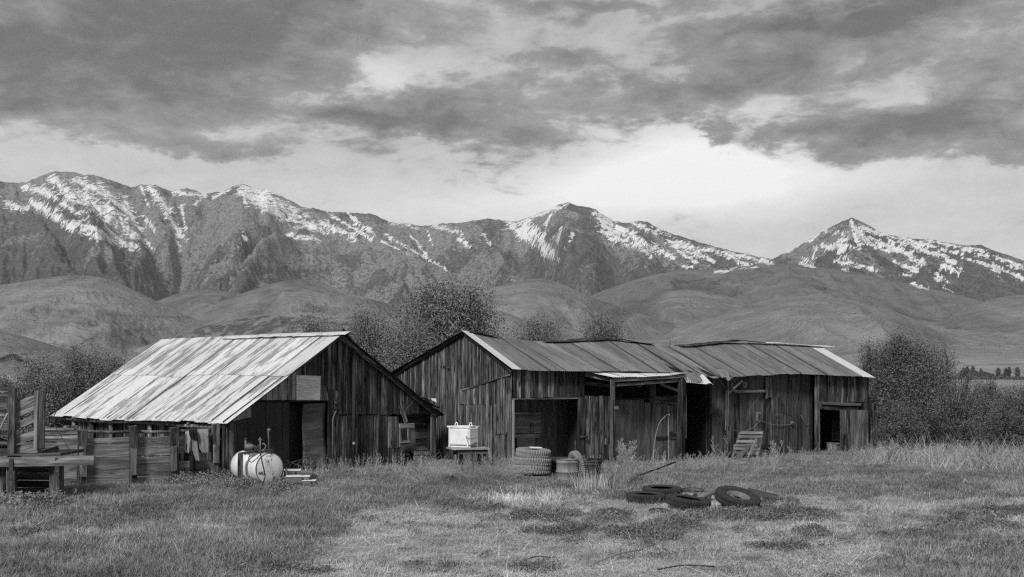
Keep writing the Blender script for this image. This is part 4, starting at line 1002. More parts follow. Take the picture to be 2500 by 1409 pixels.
# sprung sheets that hang below the eave at the break
corr(rb, 'bent_sheet', TIN_R, LN.P(1676, 934, .7), LN.P(1733, 938, .7), LN.P(1722, 912, .2), LN.P(1668, 908, .2), rows=4, bend=lambda u, v: .06 * math.sin(u * 4) * (1 - v))
corr(rb, 'bent_sheet', TIN_B, LN.P(1674, 934, .72), LN.P(1722, 939, .75), LN.P(1716, 927, .45), LN.P(1668, 921, .45), rows=3, lift=.02)
corr(rb, 'bent_sheet', TIN_B, LN.P(1722, 939, .72), LN.P(1741, 940, .85), LN.P(1716, 914, .45), LN.P(1708, 918, .45), rows=4, pitch=.05, bend=lambda u, v: .10 * math.sin(u * 3.1) * (1 - v * .6))
corr(rb, 'bent_sheet', TIN_R, LN.P(1760, 925, .5), LN.P(1782, 929, .5), LN.P(1772, 905, .2), LN.P(1745, 903, .2), rows=4, pitch=.05, lift=.05, bend=lambda u, v: .08 * math.sin(u * 6) * (1 - v))
# far slope: sheets that stand a little above the ridge and show as black wavy strips, and the rest of the roof
def fpt(s, v, h):
    a = LN.pt(s, ridge_z(s) + h, -S_AP - v * (S_GE - S_AP) * .98)
    a.z += (3.17 - ridge_z(s)) * v * 1.0; return a
for k in range(nsh - 1):
    a, b = ss[k] if k else -.25, ss[k + 1]
    if b <= a: continue
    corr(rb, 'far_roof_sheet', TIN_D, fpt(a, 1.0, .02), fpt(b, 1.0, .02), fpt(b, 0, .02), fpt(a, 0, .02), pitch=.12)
for p0, p1, h0, h1, m_ in ((1140, 1214, .02, .07, TIN_D), (1325, 1400, .03, .05, TIN_D), (1396, 1480, .05, .09, TIN_D), (1478, 1592, .08, .05, TIN_D), (1656, 1700, .02, .08, TIN_D), (1698, 1745, .06, .07, TIN_D), (1735, 1800, .04, .13, TIN_D), (1795, 1862, .13, .08, TIN_D), (1860, 2030, .06, .05, TIN_B)):
    def sr(px):
        o = LN.pt(0, 0, -S_AP); u = (px - 1250) / F; return (u * o.y - o.x) / (LN.d.x - u * LN.d.y)
    a, b = sr(p0), sr(p1)
    q = lambda s, f, h: LN.pt(s, ridge_z(s) + h, -S_AP + f)
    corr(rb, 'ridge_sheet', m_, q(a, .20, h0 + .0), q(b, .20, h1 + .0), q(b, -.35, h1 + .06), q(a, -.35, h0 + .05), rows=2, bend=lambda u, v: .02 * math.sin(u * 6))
# gable rake trim, and a deck added to keep the inside dark
beam(rb, 'rake_board', WDD, GA.pt(-.1, GA.z(1250, 907) - .02, .10), GA.pt(S_AP, APZ - .04, .10), .08, .03, GA.n)
beam(rb, 'rake_board', WDD, GA.pt(S_AP, APZ - .03, .10), GA.pt(S_GE + .1, groof(S_GE) + .02, .10), .07, .03, GA.n)
for k in range(5):
    a = S_AP + (S_GE - S_AP) * k / 5; b = S_AP + (S_GE - S_AP) * (k + 1) / 5 + .1
    beam(rb, 'rake_board', WG if k % 2 else WD, GA.pt(a, groof(a) + .07 + R.uniform(-.01, .02), .10), GA.pt(b, groof(b) + .07, .10), .05, .05, GA.n)
rows_ = []
vs_, fs = [], []; nseg = 40
for i in range(nseg + 1):
    s = -.1 + (RL + .1) * i / nseg
    for p in (rpt(s, .93, -.05), rpt(s, 0, -.06), fpt(s, 1.0, -.06)): vs_.append(p)
for i in range(nseg):
    for j in range(2): fs.append((i * 3 + j, i * 3 + j + 1, i * 3 + j + 4, i * 3 + j + 3))
o0 = vs_[0].copy(); ob = link('light_block_deck', mesh('light_block_deck', [v - o0 for v in vs_], fs), rb, Matrix.Translation(o0), DARK)
sol = ob.modifiers.new('thickness', 'SOLIDIFY'); sol.thickness = .02
# junk inside the right bay
jb = thing('crate', 'pale battered crate standing inside the dark right doorway of the long shed', 'crate', LN.P(2031, 1110, -.5))
polypx(jb, 'front_panel', WG, LN, [(2019, 1125), (2046, 1125), (2047, 1086), (2018, 1083)], -.55, .5, 'h')
polypx(jb, 'lid', WG, LN, [(2017, 1083), (2048, 1086), (2048, 1082), (2017, 1079)], -.6, .6, 'h')
bx2 = thing('spare_door_panel', 'tall narrow plank panel leaning above the crate inside the right doorway', 'panel', LN.P(2040, 1080, -.9))
for a, b in ((2031, 2036), (2038, 2047)):
    polypx(bx2, 'plank', WG, LN, [(a, 1075), (b, 1075), (b - 1, 1025), (a, 1025)], -.9, .03)
polypx(bx2, 'rail', WM_, LN, [(2030, 1076), (2048, 1076), (2048, 1072), (2030, 1072)], -.86, .03, 'h')
tyre_in = thing('bent_hoop', 'dark bent rubber hoop leaning on the sliding door of the long shed', 'hoop', LN.P(2061, 1120, .2))
tube(tyre_in, 'hoop_band', RUB, CB([LN.P(2056, 1122, .15), LN.P(2056, 1080, .15), LN.P(2061, 1060, .15), LN.P(2066, 1075, .15), LN.P(2063, 1120, .15)], 6), .045, 7)

# ================================================================== CORRAL, CHUTE
def at(px, y, z=0.0): return Vector(((px - 1250) / F * y, y, z))
def zpy(py, y): return CH + (HZ - py) / F * y
FY = lambda px: float(np.interp(px, [0, 200, 325, 425, 525, 600], [31.0, 31.6, 32.1, 32.6, 33.2, 33.5]))
cf = thing('corral_fence', 'rough plank corral fence with square posts below the pale metal roof', 'fence', at(320, 32))
FD = (at(525, 33.2) - at(200, 31.6)).normalized(); FN = Vector((FD.y, -FD.x, 0))
for px, py, wd_ in ((200, 1049, .24), (325, 1041, .20), (425, 1044, .22), (525, 1034, .20)):
    y = FY(px) - .12
    beam(cf, 'post', WM_ if px != 425 else WD, at(px, y, -.1), at(px + 1, y, zpy(py, y)), wd_, .2, FN, jit=.012)
for px, py0, py1 in ((202, 1090, 1165), (326, 1095, 1160), (424, 1090, 1150), (527, 1085, 1130)):
    y = FY(px) - .26; beam(cf, 'post_patch', WG, at(px + 1, y, zpy(py1, y)), at(px, y, zpy(py0, y)), .17, .04, FN)
LV = [(1181, 1166), (1165, 1148), (1147, 1132), (1131, 1116), (1115, 1096), (1095, 1081), (1080, 1068)]
for a, b in ((138, 200), (200, 325), (325, 425), (425, 530)):
    sh = (a - 325) * .03
    for k, (p0, p1) in enumerate(LV):
        if a == 425 and k in (3,): continue
        ya, yb = FY(a), FY(b); d0 = R.uniform(-2, 2); m0 = (p0 + p1) / 2 - (0 if a < 425 else 3)
        j0, j1 = R.uniform(-1.5, 1.5), R.uniform(-1.5, 1.5)
        hgt = abs(p0 - p1) / F * 32 + R.uniform(-.012, .008)
        beam(cf, 'plank', WF, at(a + 2, ya, zpy(m0 + j0 - (a - 200) * .035 + 4, ya)), at(b - 2, yb, zpy(m0 + j1 - (b - 200) * .035 + 4, yb)), hgt, .05, FN, jit=.006, bow=.012)
beam(cf, 'rail', WG, at(110, 31.4, zpy(1062, 31.4)), at(205, 31.6, zpy(1052, 31.6)), .07, .07, FN, jit=.008)
for a, b, p, q in ((205, 325, 1052, 1054), (325, 425, 1053, 1055), (425, 525, 1054, 1048)):
    tube(cf, 'rail', WG, [at(a, FY(a), zpy(p, FY(a))), at((a + b) / 2, FY((a + b) / 2), zpy((p + q) / 2 + 1, 32.3)), at(b, FY(b), zpy(q, FY(b)))], .045, 7)
# second corral section further back on the left
bf = thing('back_corral_fence', 'short run of grey rails and posts between the chute and the corral fence', 'fence', at(140, 35))
for px, py in ((116, 1040), (163, 1040), (184, 1039), (107, 1046)):
    beam(bf, 'post', WG if px > 150 else WM_, at(px, 35, -.1), at(px, 35, zpy(py, 35)), .16, .1, (0, -1, 0))
for p, q, m_ in ((1048, 1048, WG), (1056, 1058, WG), (1069, 1066, WL), (1078, 1078, WM_), (1092, 1092, WM_)):
    beam(bf, 'rail', m_, at(100, 34.9, zpy(p, 34.9)), at(180 if p < 1050 else 196, 34.9, zpy(q, 34.9)), .07 if p < 1075 else .2, .04, (0, -1, 0), jit=.01)
# loading chute at the left edge
ch = thing('loading_chute', 'dark timber loading chute with sloping side boards at the left edge', 'chute', at(70, 28.5))
Yc = 28.6
beam(ch, 'post', WM_, at(29, Yc, zpy(1128, Yc)), at(30, Yc, zpy(946, Yc)), .17, .14, (0, -1, 0), jit=.008)
beam(ch, 'post', WG, at(96, Yc + .05, zpy(1096, Yc)), at(99, Yc + .05, zpy(955, Yc)), .14, .22, (-.7, -1, 0), jit=.008)
beam(ch, 'post_face', WM_, at(100, Yc - .1, zpy(1094, Yc)), at(105, Yc - .1, zpy(956, Yc)), .15, .06, (.2, -1, 0), jit=.006)
for k, (l0, l1, r0, r1) in enumerate(((985, 1003, 957, 972), (1006, 1022, 976, 998), (1034, 1052, 1009, 1026), (1064, 1086, 1048, 1070), (1092, 1112, 1072, 1096), (1104, 1120, 1086, 1106))):
    q0, q1 = (l0 + l1) / 2, (r0 + r1) / 2
    beam(ch, 'side_board', WF if k % 2 else WM_, at(34, Yc + .12, zpy(q0, Yc)), at(97, Yc + .12, zpy(q1, Yc)), (abs(l1 - l0) + abs(r1 - r0)) / 2 / F * Yc * .95, .045, (0, -1, 0), jit=.008, bow=.015)
for py in (951, 968, 984, 996, 1010, 1030, 1046, 1062, 1084, 1102):
    beam(ch, 'side_board', WM_ if R.random() < .6 else WD, at(-45, Yc + .3, zpy(py + R.uniform(-1, 1), Yc)), at(24, Yc + .14, zpy(py + R.uniform(-1, 1), Yc)), .12, .04, (0, -1, 0), jit=.006)
beam(ch, 'base_beam', WG, at(-40, Yc - .25, zpy(1127, Yc)), at(233, Yc - .35, zpy(1122, Yc)), .22, .24, (0, -1, 0), jit=.012, bow=.01)
for px, py0, py1 in ((27, 1117, 1171), (140, 1115, 1158)):
    o_ = beam(ch, 'iron_strap', STEELD, at(px, Yc - .42, zpy(py1, Yc)), at(px, Yc - .42, zpy(py0, Yc)), .10, .02, (0, -1, 0), jit=.001)
    for dz in (.10, .30): link('bolt', lathe_mesh('bolt', [(0, .012), (.014, .01), (.016, 0)], 8), o_, mat4(at(px, Yc - .435, zpy(py1, Yc) + dz), *axes((0, -1, 0), (0, 0, 1))), STEEL)
for px, wd_, m_, y in ((8, .16, WD, Yc), (29, .22, WM_, Yc - .2), (129, .13, WD, Yc - .1), (141, .14, WM_, Yc - .25), (149, .1, WG, Yc - .1)):
    beam(ch, 'leg', m_, at(px, y, -.1), at(px, y, zpy(1135, y)), wd_, .14, (0, -1, 0), jit=.01)
for py in (1150, 1168, 1186, 1204, 1222):
    beam(ch, 'back_board', WDD, at(38, Yc + .5, zpy(py, Yc)), at(128, Yc + .5, zpy(py, Yc)), .17, .04, (0, -1, 0), jit=.008)
poly(ch, 'floor_deck', WDD, Frame(at(-40, Yc - .2)[:2], (1, 0), (0, -1)), [(0, zpy(1112, Yc)), (1.9, zpy(1112, Yc)), (1.9, zpy(1105, Yc)), (0, zpy(1108, Yc))], -1.6, 1.6, 'h')
beam(ch, 'ramp_cleat', WDD, at(108, Yc + .1, zpy(1106, Yc)), at(140, Yc + .5, zpy(1098, Yc)), .12, .1, (0, -1, 0))
rod = tag(tube(None, 'iron_rod', STEELD, [at(180, Yc - .3, zpy(1113, Yc)), at(126, Yc, zpy(1027, Yc)), at(146, Yc + .1, zpy(988, Yc))], .011, 6, False), 'thin bent iron rod leaning behind the chute beam', 'rod')
tag(tube(None, 'pale_stick', WL, CB([at(-6, Yc - .3, zpy(1062, Yc)), at(6, Yc - .3, zpy(1034, Yc)), at(19, Yc - .3, zpy(1008, Yc))], 4), .022, 6), 'pale barkless stick leaning across the chute at the left edge', 'stick')

# ================================================================== CLOTHES on the rail
def cloth(name, label, cat, mat, outline, y, folds=3, amp=.035, seed=0, layer_=0.0):
    """outline: rows of (py, px_left, px_right) hanging down from the rail"""
    nr, nc = 18, 12; vs_, fs = [], []
    rows = np.array(outline, float); py_s = np.linspace(rows[0, 0], rows[-1, 0], nr)
    for j, py in enumerate(py_s):
        l, r = np.interp(py, rows[:, 0], rows[:, 1]), np.interp(py, rows[:, 0], rows[:, 2]); t = j / (nr - 1)
        for i in range(nc + 1):
            u = i / nc
            yy = y - .08 - layer_ - amp * (.3 + t) * math.sin(u * folds * 6.28 + seed + t * 1.2) + (.05 * (1 - min(1, t * 8)))
            vs_.append(at(l + (r - l) * u, yy, zpy(py + (1.4 * math.sin(u * 9 + seed) if j == nr - 1 else 0), y)))
    # the part that lies over the rail and falls behind it
    base = len(vs_)
    for i in range(nc + 1): vs_.append(vs_[i] + Vector((0, .10, .01)))
    for i in range(nc + 1): vs_.append(vs_[i] + Vector((0, .16, -.16)))
    for j in range(nr - 1):
        for i in range(nc): a = j * (nc + 1) + i; fs.append((a, a + 1, a + nc + 2, a + nc + 1))
    for i in range(nc):
        fs.append((base + i, base + i + 1, i + 1, i)); fs.append((base + nc + 1 + i, base + nc + 2 + i, base + i + 1, base + i))
    o0 = vs_[0].copy(); o = link(name, mesh(name, [v - o0 for v in vs_], fs, True), None, Matrix.Translation(o0), mat)
    s_ = o.modifiers.new('thickness', 'SOLIDIFY'); s_.thickness = .008; s_.offset = 0
    return tag(o, label, cat)
Yr = FY(470)
cloth('coveralls', 'black and pale coveralls hung over the corral rail, legs reaching the weeds', 'coveralls', CL_D, [(1049, 457, 484), (1075, 458, 484), (1110, 449, 486), (1148, 449, 490)], Yr, 2, .05, .5, .02)
cloth('work_shirt', 'pale shirt hanging in a pointed fold over the black coveralls', 'shirt', CL_L, [(1050, 453, 468), (1075, 451, 468), (1098, 450, 466), (1106, 458, 463)], Yr, 1.5, .03, 1.0, .07)
cloth('hanging_strap', 'narrow pale cloth strip hanging between the black coverall legs', 'cloth', CL_M, [(1062, 470, 480), (1095, 469, 484), (1125, 478, 489)], Yr, 1, .03, 2.2, .09)
cloth('vest', 'black crumpled vest bunched on the rail above the coveralls', 'vest', CL_D, [(1047, 460, 478), (1062, 463, 482), (1073, 468, 481)], Yr, 2, .05, 2.2, .12)
cloth('denim_jacket', 'faded light jacket hanging from the rail right of the coveralls', 'jacket', CL_M, [(1049, 478, 509), (1070, 482, 510), (1095, 487, 511), (1107, 496, 511)], Yr, 2.5, .03, .2, .02)

# ================================================================== FUEL TANK
Yt = 31.6; TR = .425
ax = Vector((-.66, .75, 0)).normalized(); ctr0 = at(659, Yt, zpy(1144, Yt))
ft = thing('fuel_tank', 'white chipped cylindrical fuel tank with pump and pipes lying in the grass', 'tank', at(640, Yt))
L_ = 1.48
Mt = mat4(ctr0, *axes(ax, (0, 0, 1)))
prof = [(0, -.03), (TR * .5, -.022), (TR * .93, 0.0), (TR - .008, .015), (TR, .03)] + [(TR, L_ * k / 6) for k in range(1, 6)] + [(TR, L_ - .03), (TR * .93, L_), (TR * .5, L_ + .022), (0, L_ + .03)]
body = link('tank_body', lathe_mesh('tank_body', prof, 48), ft, Mt, WHITE)
for z_ in (.012, L_ - .012, L_ * .5):
    link('rim_band', lathe_mesh('rim_band', [(TR - .004, z_ - .014), (TR + .010, z_ - .012), (TR + .010, z_ + .012), (TR - .004, z_ + .014)], 48), body, Mt, WHITE if z_ == L_ * .5 else STEEL)
def tk(l, side, h): return ctr0 + ax * l + Vector((ax.y, -ax.x, 0)) * side + Vector((0, 0, h))
sd_ = Vector((-ax.y, ax.x, 0))          # towards the viewer's left
beam(ft, 'stand_leg', WD, at(586, Yt - .1, -.05), at(587, Yt - .1, zpy(1107, Yt)), .13, .07, (0, -1, 0), jit=.004)
beam(ft, 'stand_rail', STEELD, at(583, Yt - .1, zpy(1107, Yt)), at(668, Yt + .3, zpy(1102, Yt)), .06, .05, (0, -1, 0), jit=.002)
beam(ft, 'stand_rail', STEELD, at(596, Yt + .6, zpy(1103, Yt)), at(668, Yt + .7, zpy(1103, Yt)), .06, .05, (0, -1, 0), jit=.002)
beam(ft, 'stand_leg', STEELD, at(703, Yt + .2, -.02), at(699, Yt + .4, zpy(1146, Yt)), .05, .05, (0, -1, 0), jit=.002)
tube(ft, 'vent_pipe', STEEL, [at(657, Yt + .1, zpy(1106, Yt)), at(655, Yt + .1, zpy(1052, Yt)), at(654, Yt + .1, zpy(1049, Yt))], .020, 8)
tube(ft, 'pipe_elbow', STEEL, CB([at(653.5, Yt + .1, zpy(1052, Yt)), at(655, Yt + .1, zpy(1049, Yt)), at(658, Yt + .1, zpy(1049.5, Yt)), at(659, Yt + .1, zpy(1052, Yt))], 3), .028, 8)
tube(ft, 'filler_pipe', STEEL, [at(600, Yt + .3, zpy(1104, Yt)), at(600, Yt + .3, zpy(1072, Yt))], .033, 10)
tube(ft, 'filler_cap', STEELD, [at(600, Yt + .3, zpy(1076, Yt)), at(600, Yt + .3, zpy(1071, Yt))], .042, 10)
tube(ft, 'riser_pipe', STEEL, [at(636, Yt - .1, zpy(1106, Yt)), at(635, Yt - .1, zpy(1072, Yt))], .020, 8)
for dx in (-4, 4): tube(ft, 'valve_handle', STEEL, [at(635, Yt - .1, zpy(1073, Yt)), at(635 + dx, Yt - .1, zpy(1073.5, Yt))], .022, 6)
link('valve_knob', lathe_mesh('valve_knob', [(0, .03), (.02, .025), (.028, 0), (.02, -.025), (0, -.03)], 12), ft, Matrix.Translation(at(635, Yt - .1, zpy(1070, Yt))), STEEL)
pm = link('pump_motor', lathe_mesh('pump_motor', [(0, -.13), (.05, -.13), (.08, -.11), (.09, -.05), (.09, .06), (.075, .10), (.04, .12), (0, .12)], 20), ft, mat4(at(609, Yt + .1, zpy(1092, Yt)), *axes((1, .2, 0), (0, 0, 1))), STEEL)
link('pump_base', box_mesh('pump_base', .26, .14, .03, .005), pm, Matrix.Translation(at(609, Yt + .1, zpy(1101, Yt))), STEELD)
link('junction_box', box_mesh('junction_box', .10, .08, .06, .01), pm, Matrix.Translation(at(609, Yt + .1, zpy(1084, Yt))), STEELD)
for px, py, r_ in ((622, 1092, .045), (627, 1094, .05), (631, 1091, .04), (624, 1097, .04)):
    link('pump_fitting', lathe_mesh('pump_fitting', [(0, .05), (r_ * .7, .05), (r_, .03), (r_, -.03), (r_ * .6, -.05), (0, -.05)], 12), ft, Matrix.Translation(at(px, Yt + .05, zpy(py, Yt))), STEELD)
tube(ft, 'hose', STEEL, CB([at(640, Yt - .1, zpy(1084, Yt)), at(645, Yt - .1, zpy(1083, Yt)), at(649, Yt - .1, zpy(1090, Yt)), at(645, Yt - .1, zpy(1097, Yt)), at(641, Yt - .1, zpy(1101, Yt))], 5), .020, 7)
tube(ft, 'hose', HOSE, CB([at(622, Yt - .2, zpy(1100, Yt)), at(612, Yt - .5, zpy(1106, Yt - .3)), at(607, Yt - .55, zpy(1120, Yt - .3)), at(614, Yt - .55, zpy(1127, Yt - .3)), at(626, Yt - .5, zpy(1119, Yt - .3)), at(638, Yt - .35, zpy(1106, Yt - .2))], 6), .012, 6)
tube(ft, 'hose', HOSE, CB([at(636, Yt - .3, zpy(1103, Yt)), at(638, Yt - .62, zpy(1118, Yt - .5)), at(643, Yt - .68, zpy(1140, Yt - .5)), at(647, Yt - .70, zpy(1158, Yt - .6)), at(645, Yt - .75, zpy(1170, Yt - .6)), at(641, Yt - .8, zpy(1184, Yt - .6))], 6), .017, 7)
tube(ft, 'fuel_pipe', STEELD, CB([at(630, Yt, zpy(1101, Yt)), at(645, Yt, zpy(1102, Yt)), at(657, Yt, zpy(1104, Yt)), at(663, Yt, zpy(1108, Yt))], 4), .022, 7)

# shallow metal boxes beside the tank
def tray(label, p, sx, sy, sz, rot, mat_top, legs=False, group=None):
    t = thing('flat_box', label, 'box', p, group); t.rotation_euler = (0, 0, rot); Mw = Matrix.Translation(p) @ Matrix.Rotation(rot, 4, 'Z')
    link('box_body', box_mesh('box_body', sx, sy, sz, .01), t, Mw @ Matrix.Translation((0, 0, sz / 2)), STEEL)
    link('box_lid', box_mesh('box_lid', sx + .03, sy + .03, .02, .006), t, Mw @ Matrix.Translation((0, 0, sz + .012)), mat_top)
    link('box_latch', box_mesh('box_latch', .05, .02, .05, .004), t, Mw @ Matrix.Translation((sx * .2, -sy / 2 - .012, sz * .7)), STEELD)
    return t
tray('white-lidded flat metal box right beside the fuel tank end, nearest the barn', at(714, 32.6, .24), .46, .45, .16, .15, WHITE)
tray('longer white-lidded flat metal box in front of the other two boxes', at(728, 31.4, .17), .62, .42, .16, .12, WHITE)
tray('low pale flat tray at the right end of the boxes beside the fuel tank', at(755, 31.3, .12), .34, .36, .10, .1, WHITE)
scr = thing('scrap_heap', 'tangled scrap metal frame in the grass by the dark tin doorway', 'scrap', at(718, 34))
for a in (((700, 1150), (715, 1128), (738, 1122)), ((712, 1128), (734, 1142), (700, 1144)), ((702, 1134), (708, 1128), (700, 1124)), ((716, 1140), (732, 1128), (740, 1130)), ((738, 1145), (700, 1147))):
    tube(scr, 'scrap_bar', STEELD, [at(p, 34.2, zpy(q, 34.2)) for p, q in a], .016, 5)
trg = thing('sunken_tyre', 'flat dark tyre half sunk in grass behind the flat boxes', 'tyre', at(742, 33.4))

# ================================================================== TYRES
def tyre_mesh(name, Ro, Ri, W, lug=.026, n=88):
    p = [(Ri, -W * .36), (Ri + .02, -W * .42), ((Ro + Ri) / 2, -W * .52), (Ro - .05, -W * .48), (Ro - .012, -W * .40), (Ro, -W * .30), (Ro, -W * .12), (Ro - .006, 0), (Ro, W * .12), (Ro, W * .30),
         (Ro - .012, W * .40), (Ro - .05, W * .48), ((Ro + Ri) / 2, W * .52), (Ri + .02, W * .42), (Ri, W * .36), (Ri + .03, W * .30), ((Ro + Ri) / 2, W * .42), (Ro - .04, W * .25), (Ro - .035, 0), (Ro - .04, -W * .25), ((Ro + Ri) / 2, -W * .42), (Ri + .03, -W * .30)]
    def md(i, k, r, z):
        if 4 <= i <= 10:
            if (k + (1 if i < 7 else 0)) % 2: r -= lug
        return r, z
    return lathe_mesh(name, p, n, md, closed=True, smooth=False)
TM = {}
def tyre(label, loc, Ro=.48, Ri=.26, W=.24, rot=(0, 0, 0), mat=RUB, rim=False, group=None, name='tyre', parent_thing=None):
    key = (Ro, Ri, W, mat.name)
    if key not in TM: TM[key] = tyre_mesh('tyre', Ro, Ri, W); TM[key].materials.append(mat)
    t = parent_thing or thing(name, label, 'tyre', loc, group)
    from mathutils import Euler
    M = Matrix.Translation(loc) @ Euler(rot).to_matrix().to_4x4()
    link('tyre_casing', TM[key], t, M, mat)
    if rim:
        link('rim', lathe_mesh('rim', [(Ri + .01, W * .30), (Ri - .01, W * .33), (Ri - .04, W * .22), (Ri - .05, 0), (.20, -.01), (.17, .05), (.12, .05), (.115, .0)], 40), t, M, STEEL)
    return t
tyre(None, at(742, 33.4, .10), .40, .22, .18, (.1, 0, 0), RUB, parent_thing=trg)
GT_ = 'old tyres lying in the open yard'
tyre('flat tyre with deep side tread at the left end of the yard tyre pile', at(1577, 27.4, .17), .475, .26, .20, (.03, .02, .3), RUB, group=GT_)
tyre('tyre lying flat behind the leftmost yard tyre, mostly hidden', at(1616, 28.9, .19), .50, .27, .18, (.05, 0, 0), RUB, group=GT_)
tyre('tilted tyre in front of the pile with its tread facing the camera', at(1680, 26.2, .19), .52, .29, .21, (.10, .10, .5), RUB, group=GT_)
tyre('large tyre with steel rim tilted up at the right of the yard pile', at(1801, 26.2, .27), .52, .27, .24, (.31, .13, .2), RUB, rim=True, group=GT_)
tyre('worn tyre casing sunk in the dirt at the front left of the pile', at(1608, 25.6, .02), .25, .15, .14, (.05, 0, 0), RUB, group=GT_)
rimo = thing('wheel_rim', 'grey steel wheel rim lying open side up behind the yard tyres', 'rim', at(1690, 29.0, 0))
link('rim_shell', lathe_mesh('rim_shell', [(.38, 0), (.40, .02), (.35, .06), (.29, .12), (.28, .15), (.265, .15), (.27, .11), (.32, .05), (.33, .01)], 40), rimo, Matrix.Translation(at(1690, 29, .04)) @ Matrix.Rotation(.08, 4, 'X'), STEEL)
link('rim_lip', lathe_mesh('rim_lip', [(.265, .145), (.29, .145), (.29, .165), (.265, .165)], 40, closed=True), rimo, Matrix.Translation(at(1690, 29, .04)) @ Matrix.Rotation(.08, 4, 'X'), STEELD)
tag(tube(None, 'pipe', STEEL, [at(1703, 27.2, .17), at(1752, 27.6, .30)], .055, 12), 'grey pipe lying between the tilted front tyre and the rimmed tyre', 'pipe')
tag(tube(None, 'pipe', STEEL, [at(1727, 25.9, .06), at(1775, 26.1, .10)], .055, 12), 'short grey pipe under the front edge of the rimmed tyre', 'pipe')
pl_ = thing('steel_channel', 'dark steel channel piece lying in the dirt right of the rimmed tyre', 'channel', at(1865, 27.4))
beam(pl_, 'web', STEELD, at(1828, 28.6, .18), at(1902, 27.6, .10), .22, .02, (0, -.2, 1), jit=.004)
beam(pl_, 'flange', RUSTD, at(1826, 28.9, .20), at(1900, 28.0, .12), .10, .02, (0, -1, .1), jit=.004)
beam(pl_, 'flange', STEELD, at(1850, 27.2, .08), at(1893, 27.1, .08), .10, .03, (0, -1, .1), jit=.004)
pl2 = thing('bent_plate', 'small bent steel plate lying alone at the far right of the yard tyres', 'plate', at(1935, 27.2))
beam(pl2, 'plate', RUSTD, at(1922, 27.4, .10), at(1948, 27.0, .08), .14, .02, (0, -1, .2), jit=.006)
beam(pl2, 'plate_edge', STEELD, at(1948, 27.0, .02), at(1947, 27.2, .14), .06, .02, (0, -1, .1), jit=.004)
dbr = thing('debris', 'dark crumpled debris in the middle of the yard tyre pile', 'debris', at(1705, 27.8))
for k in range(9):
    p = at(1672 + k * 8 + R.uniform(-3, 3), 27.6 + R.uniform(-.4, .5), .08 + R.uniform(0, .1)); beam(dbr, 'scrap_piece', R.choice([STEELD, RUSTD, DARK]), p, p + Vector((R.uniform(-.2, .2), R.uniform(-.15, .15), R.uniform(-.04, .08))), .10, .05, (0, -1, .5), jit=.02)
# stack of dusty tyres by the shed door
GS = 'dusty tyres stacked in front of the shed opening'
Ys = 34.2
def zs(py): return zpy(py, Ys)
tyre('tyre with smooth bulging walls on top of the dusty stack', at(1302, Ys, zs(1106)), .53, .27, .26, (.05, .05, .2), RUBL, group=GS)
tyre('ribbed tyre second from the top of the dusty stack', at(1300, Ys, zs(1126)), .57, .28, .24, (.03, .04, 1), RUBL, group=GS)
tyre('wide lugged tyre third from the top of the dusty stack', at(1296, Ys, zs(1146)), .60, .30, .27, (.05, .03, 2), RUBL, group=GS)
tyre('lowest tyre of the dusty stack, half buried in pale straw', at(1298, Ys, zs(1170)), .58, .30, .24, (.03, .0, 2.4), RUBL, group=GS)
plk = tag(link('white_slab', box_mesh('white_slab', .34, .24, .035, .01), None, Matrix.Translation(at(1308, Ys - .1, zs(1093) + .01)) @ Matrix.Rotation(.2, 4, 'Z') @ Matrix.Rotation(.05, 4, 'Y'), WHITE), 'small white slab lying on the top tyre of the stack', 'slab')
tyre('dark tyre standing in shade behind the barrel in front of the shed', at(1372, 35.3, zpy(1130, 35.3)), .62, .36, .30, (.0, 0, 0), RUB, group='dark tyres behind the barrel')
tyre('lower dark tyre under the one behind the barrel', at(1372, 35.3, zpy(1162, 35.3)), .62, .36, .36, (.0, 0, .2), RUB, group='dark tyres behind the barrel')
tyre('upright tyre edge showing between the grey barrel and the reeds', at(1407, 33.9, .42), .46, .26, .20, (0, 1.45, .35), RUBL)
tyre('black tyre leaning upright against the gable below the window frame', at(997, 38.9, .30), .47, .22, .22, (1.40, 0, .9), RUB)
# barrels
def barrel(name, label, px, y, pytop, r, mat, h=.88, tilt=(0, 0, 0), wooden=False):
    z1 = zpy(pytop, y); z0 = z1 - h; loc = at(px, y, z0)
    t = thing(name, label, 'barrel', loc)
    M = Matrix.Translation(loc) @ Matrix.Rotation(tilt[0], 4, 'X') @ Matrix.Rotation(tilt[1], 4, 'Y')
    pr = [(0, .01), (r - .02, .0), (r, .02)]
    for zc in (.30, .60):
        pr += [(r, zc * h - .03), (r + .022, zc * h - .012), (r + .026, zc * h + .0), (r + .022, zc * h + .012), (r, zc * h + .03)]
    pr += [(r, h * .88), (r + .018, h * .9), (r, h * .92), (r, h), (r - .012, h), (r - .014, h - .05), (r - .02, h * .5), (r - .03, .05), (0, .04)]
    link('barrel_shell', lathe_mesh('barrel_shell', pr, 40), t, M, mat)
    link('top_rim', lathe_mesh('top_rim', [(r - .014, h - .012), (r + .010, h - .012), (r + .012, h + .004), (r - .012, h + .006)], 40, closed=True), t, M, STEEL if mat is PAINTG else mat)
    return t
barrel('barrel', 'grey ribbed metal barrel with open top right of the tyre stack', 1385, 33.4, 1121, .315, PAINTG, .90)
barrel('barrel', 'darker rusty barrel behind dry reeds right of the grey barrel', 1432, 34.6, 1126, .30, RUSTD, .9)
barrel('barrel', 'black barrel half hidden in reeds by the shed planks', 1452, 35.0, 1120, .22, TIN_D, .8)
wb = thing('wooden_barrel', 'weathered wooden barrel at the right corner of the left barn', 'barrel', at(1035, 38.6))
zt = zpy(1101, 38.6)
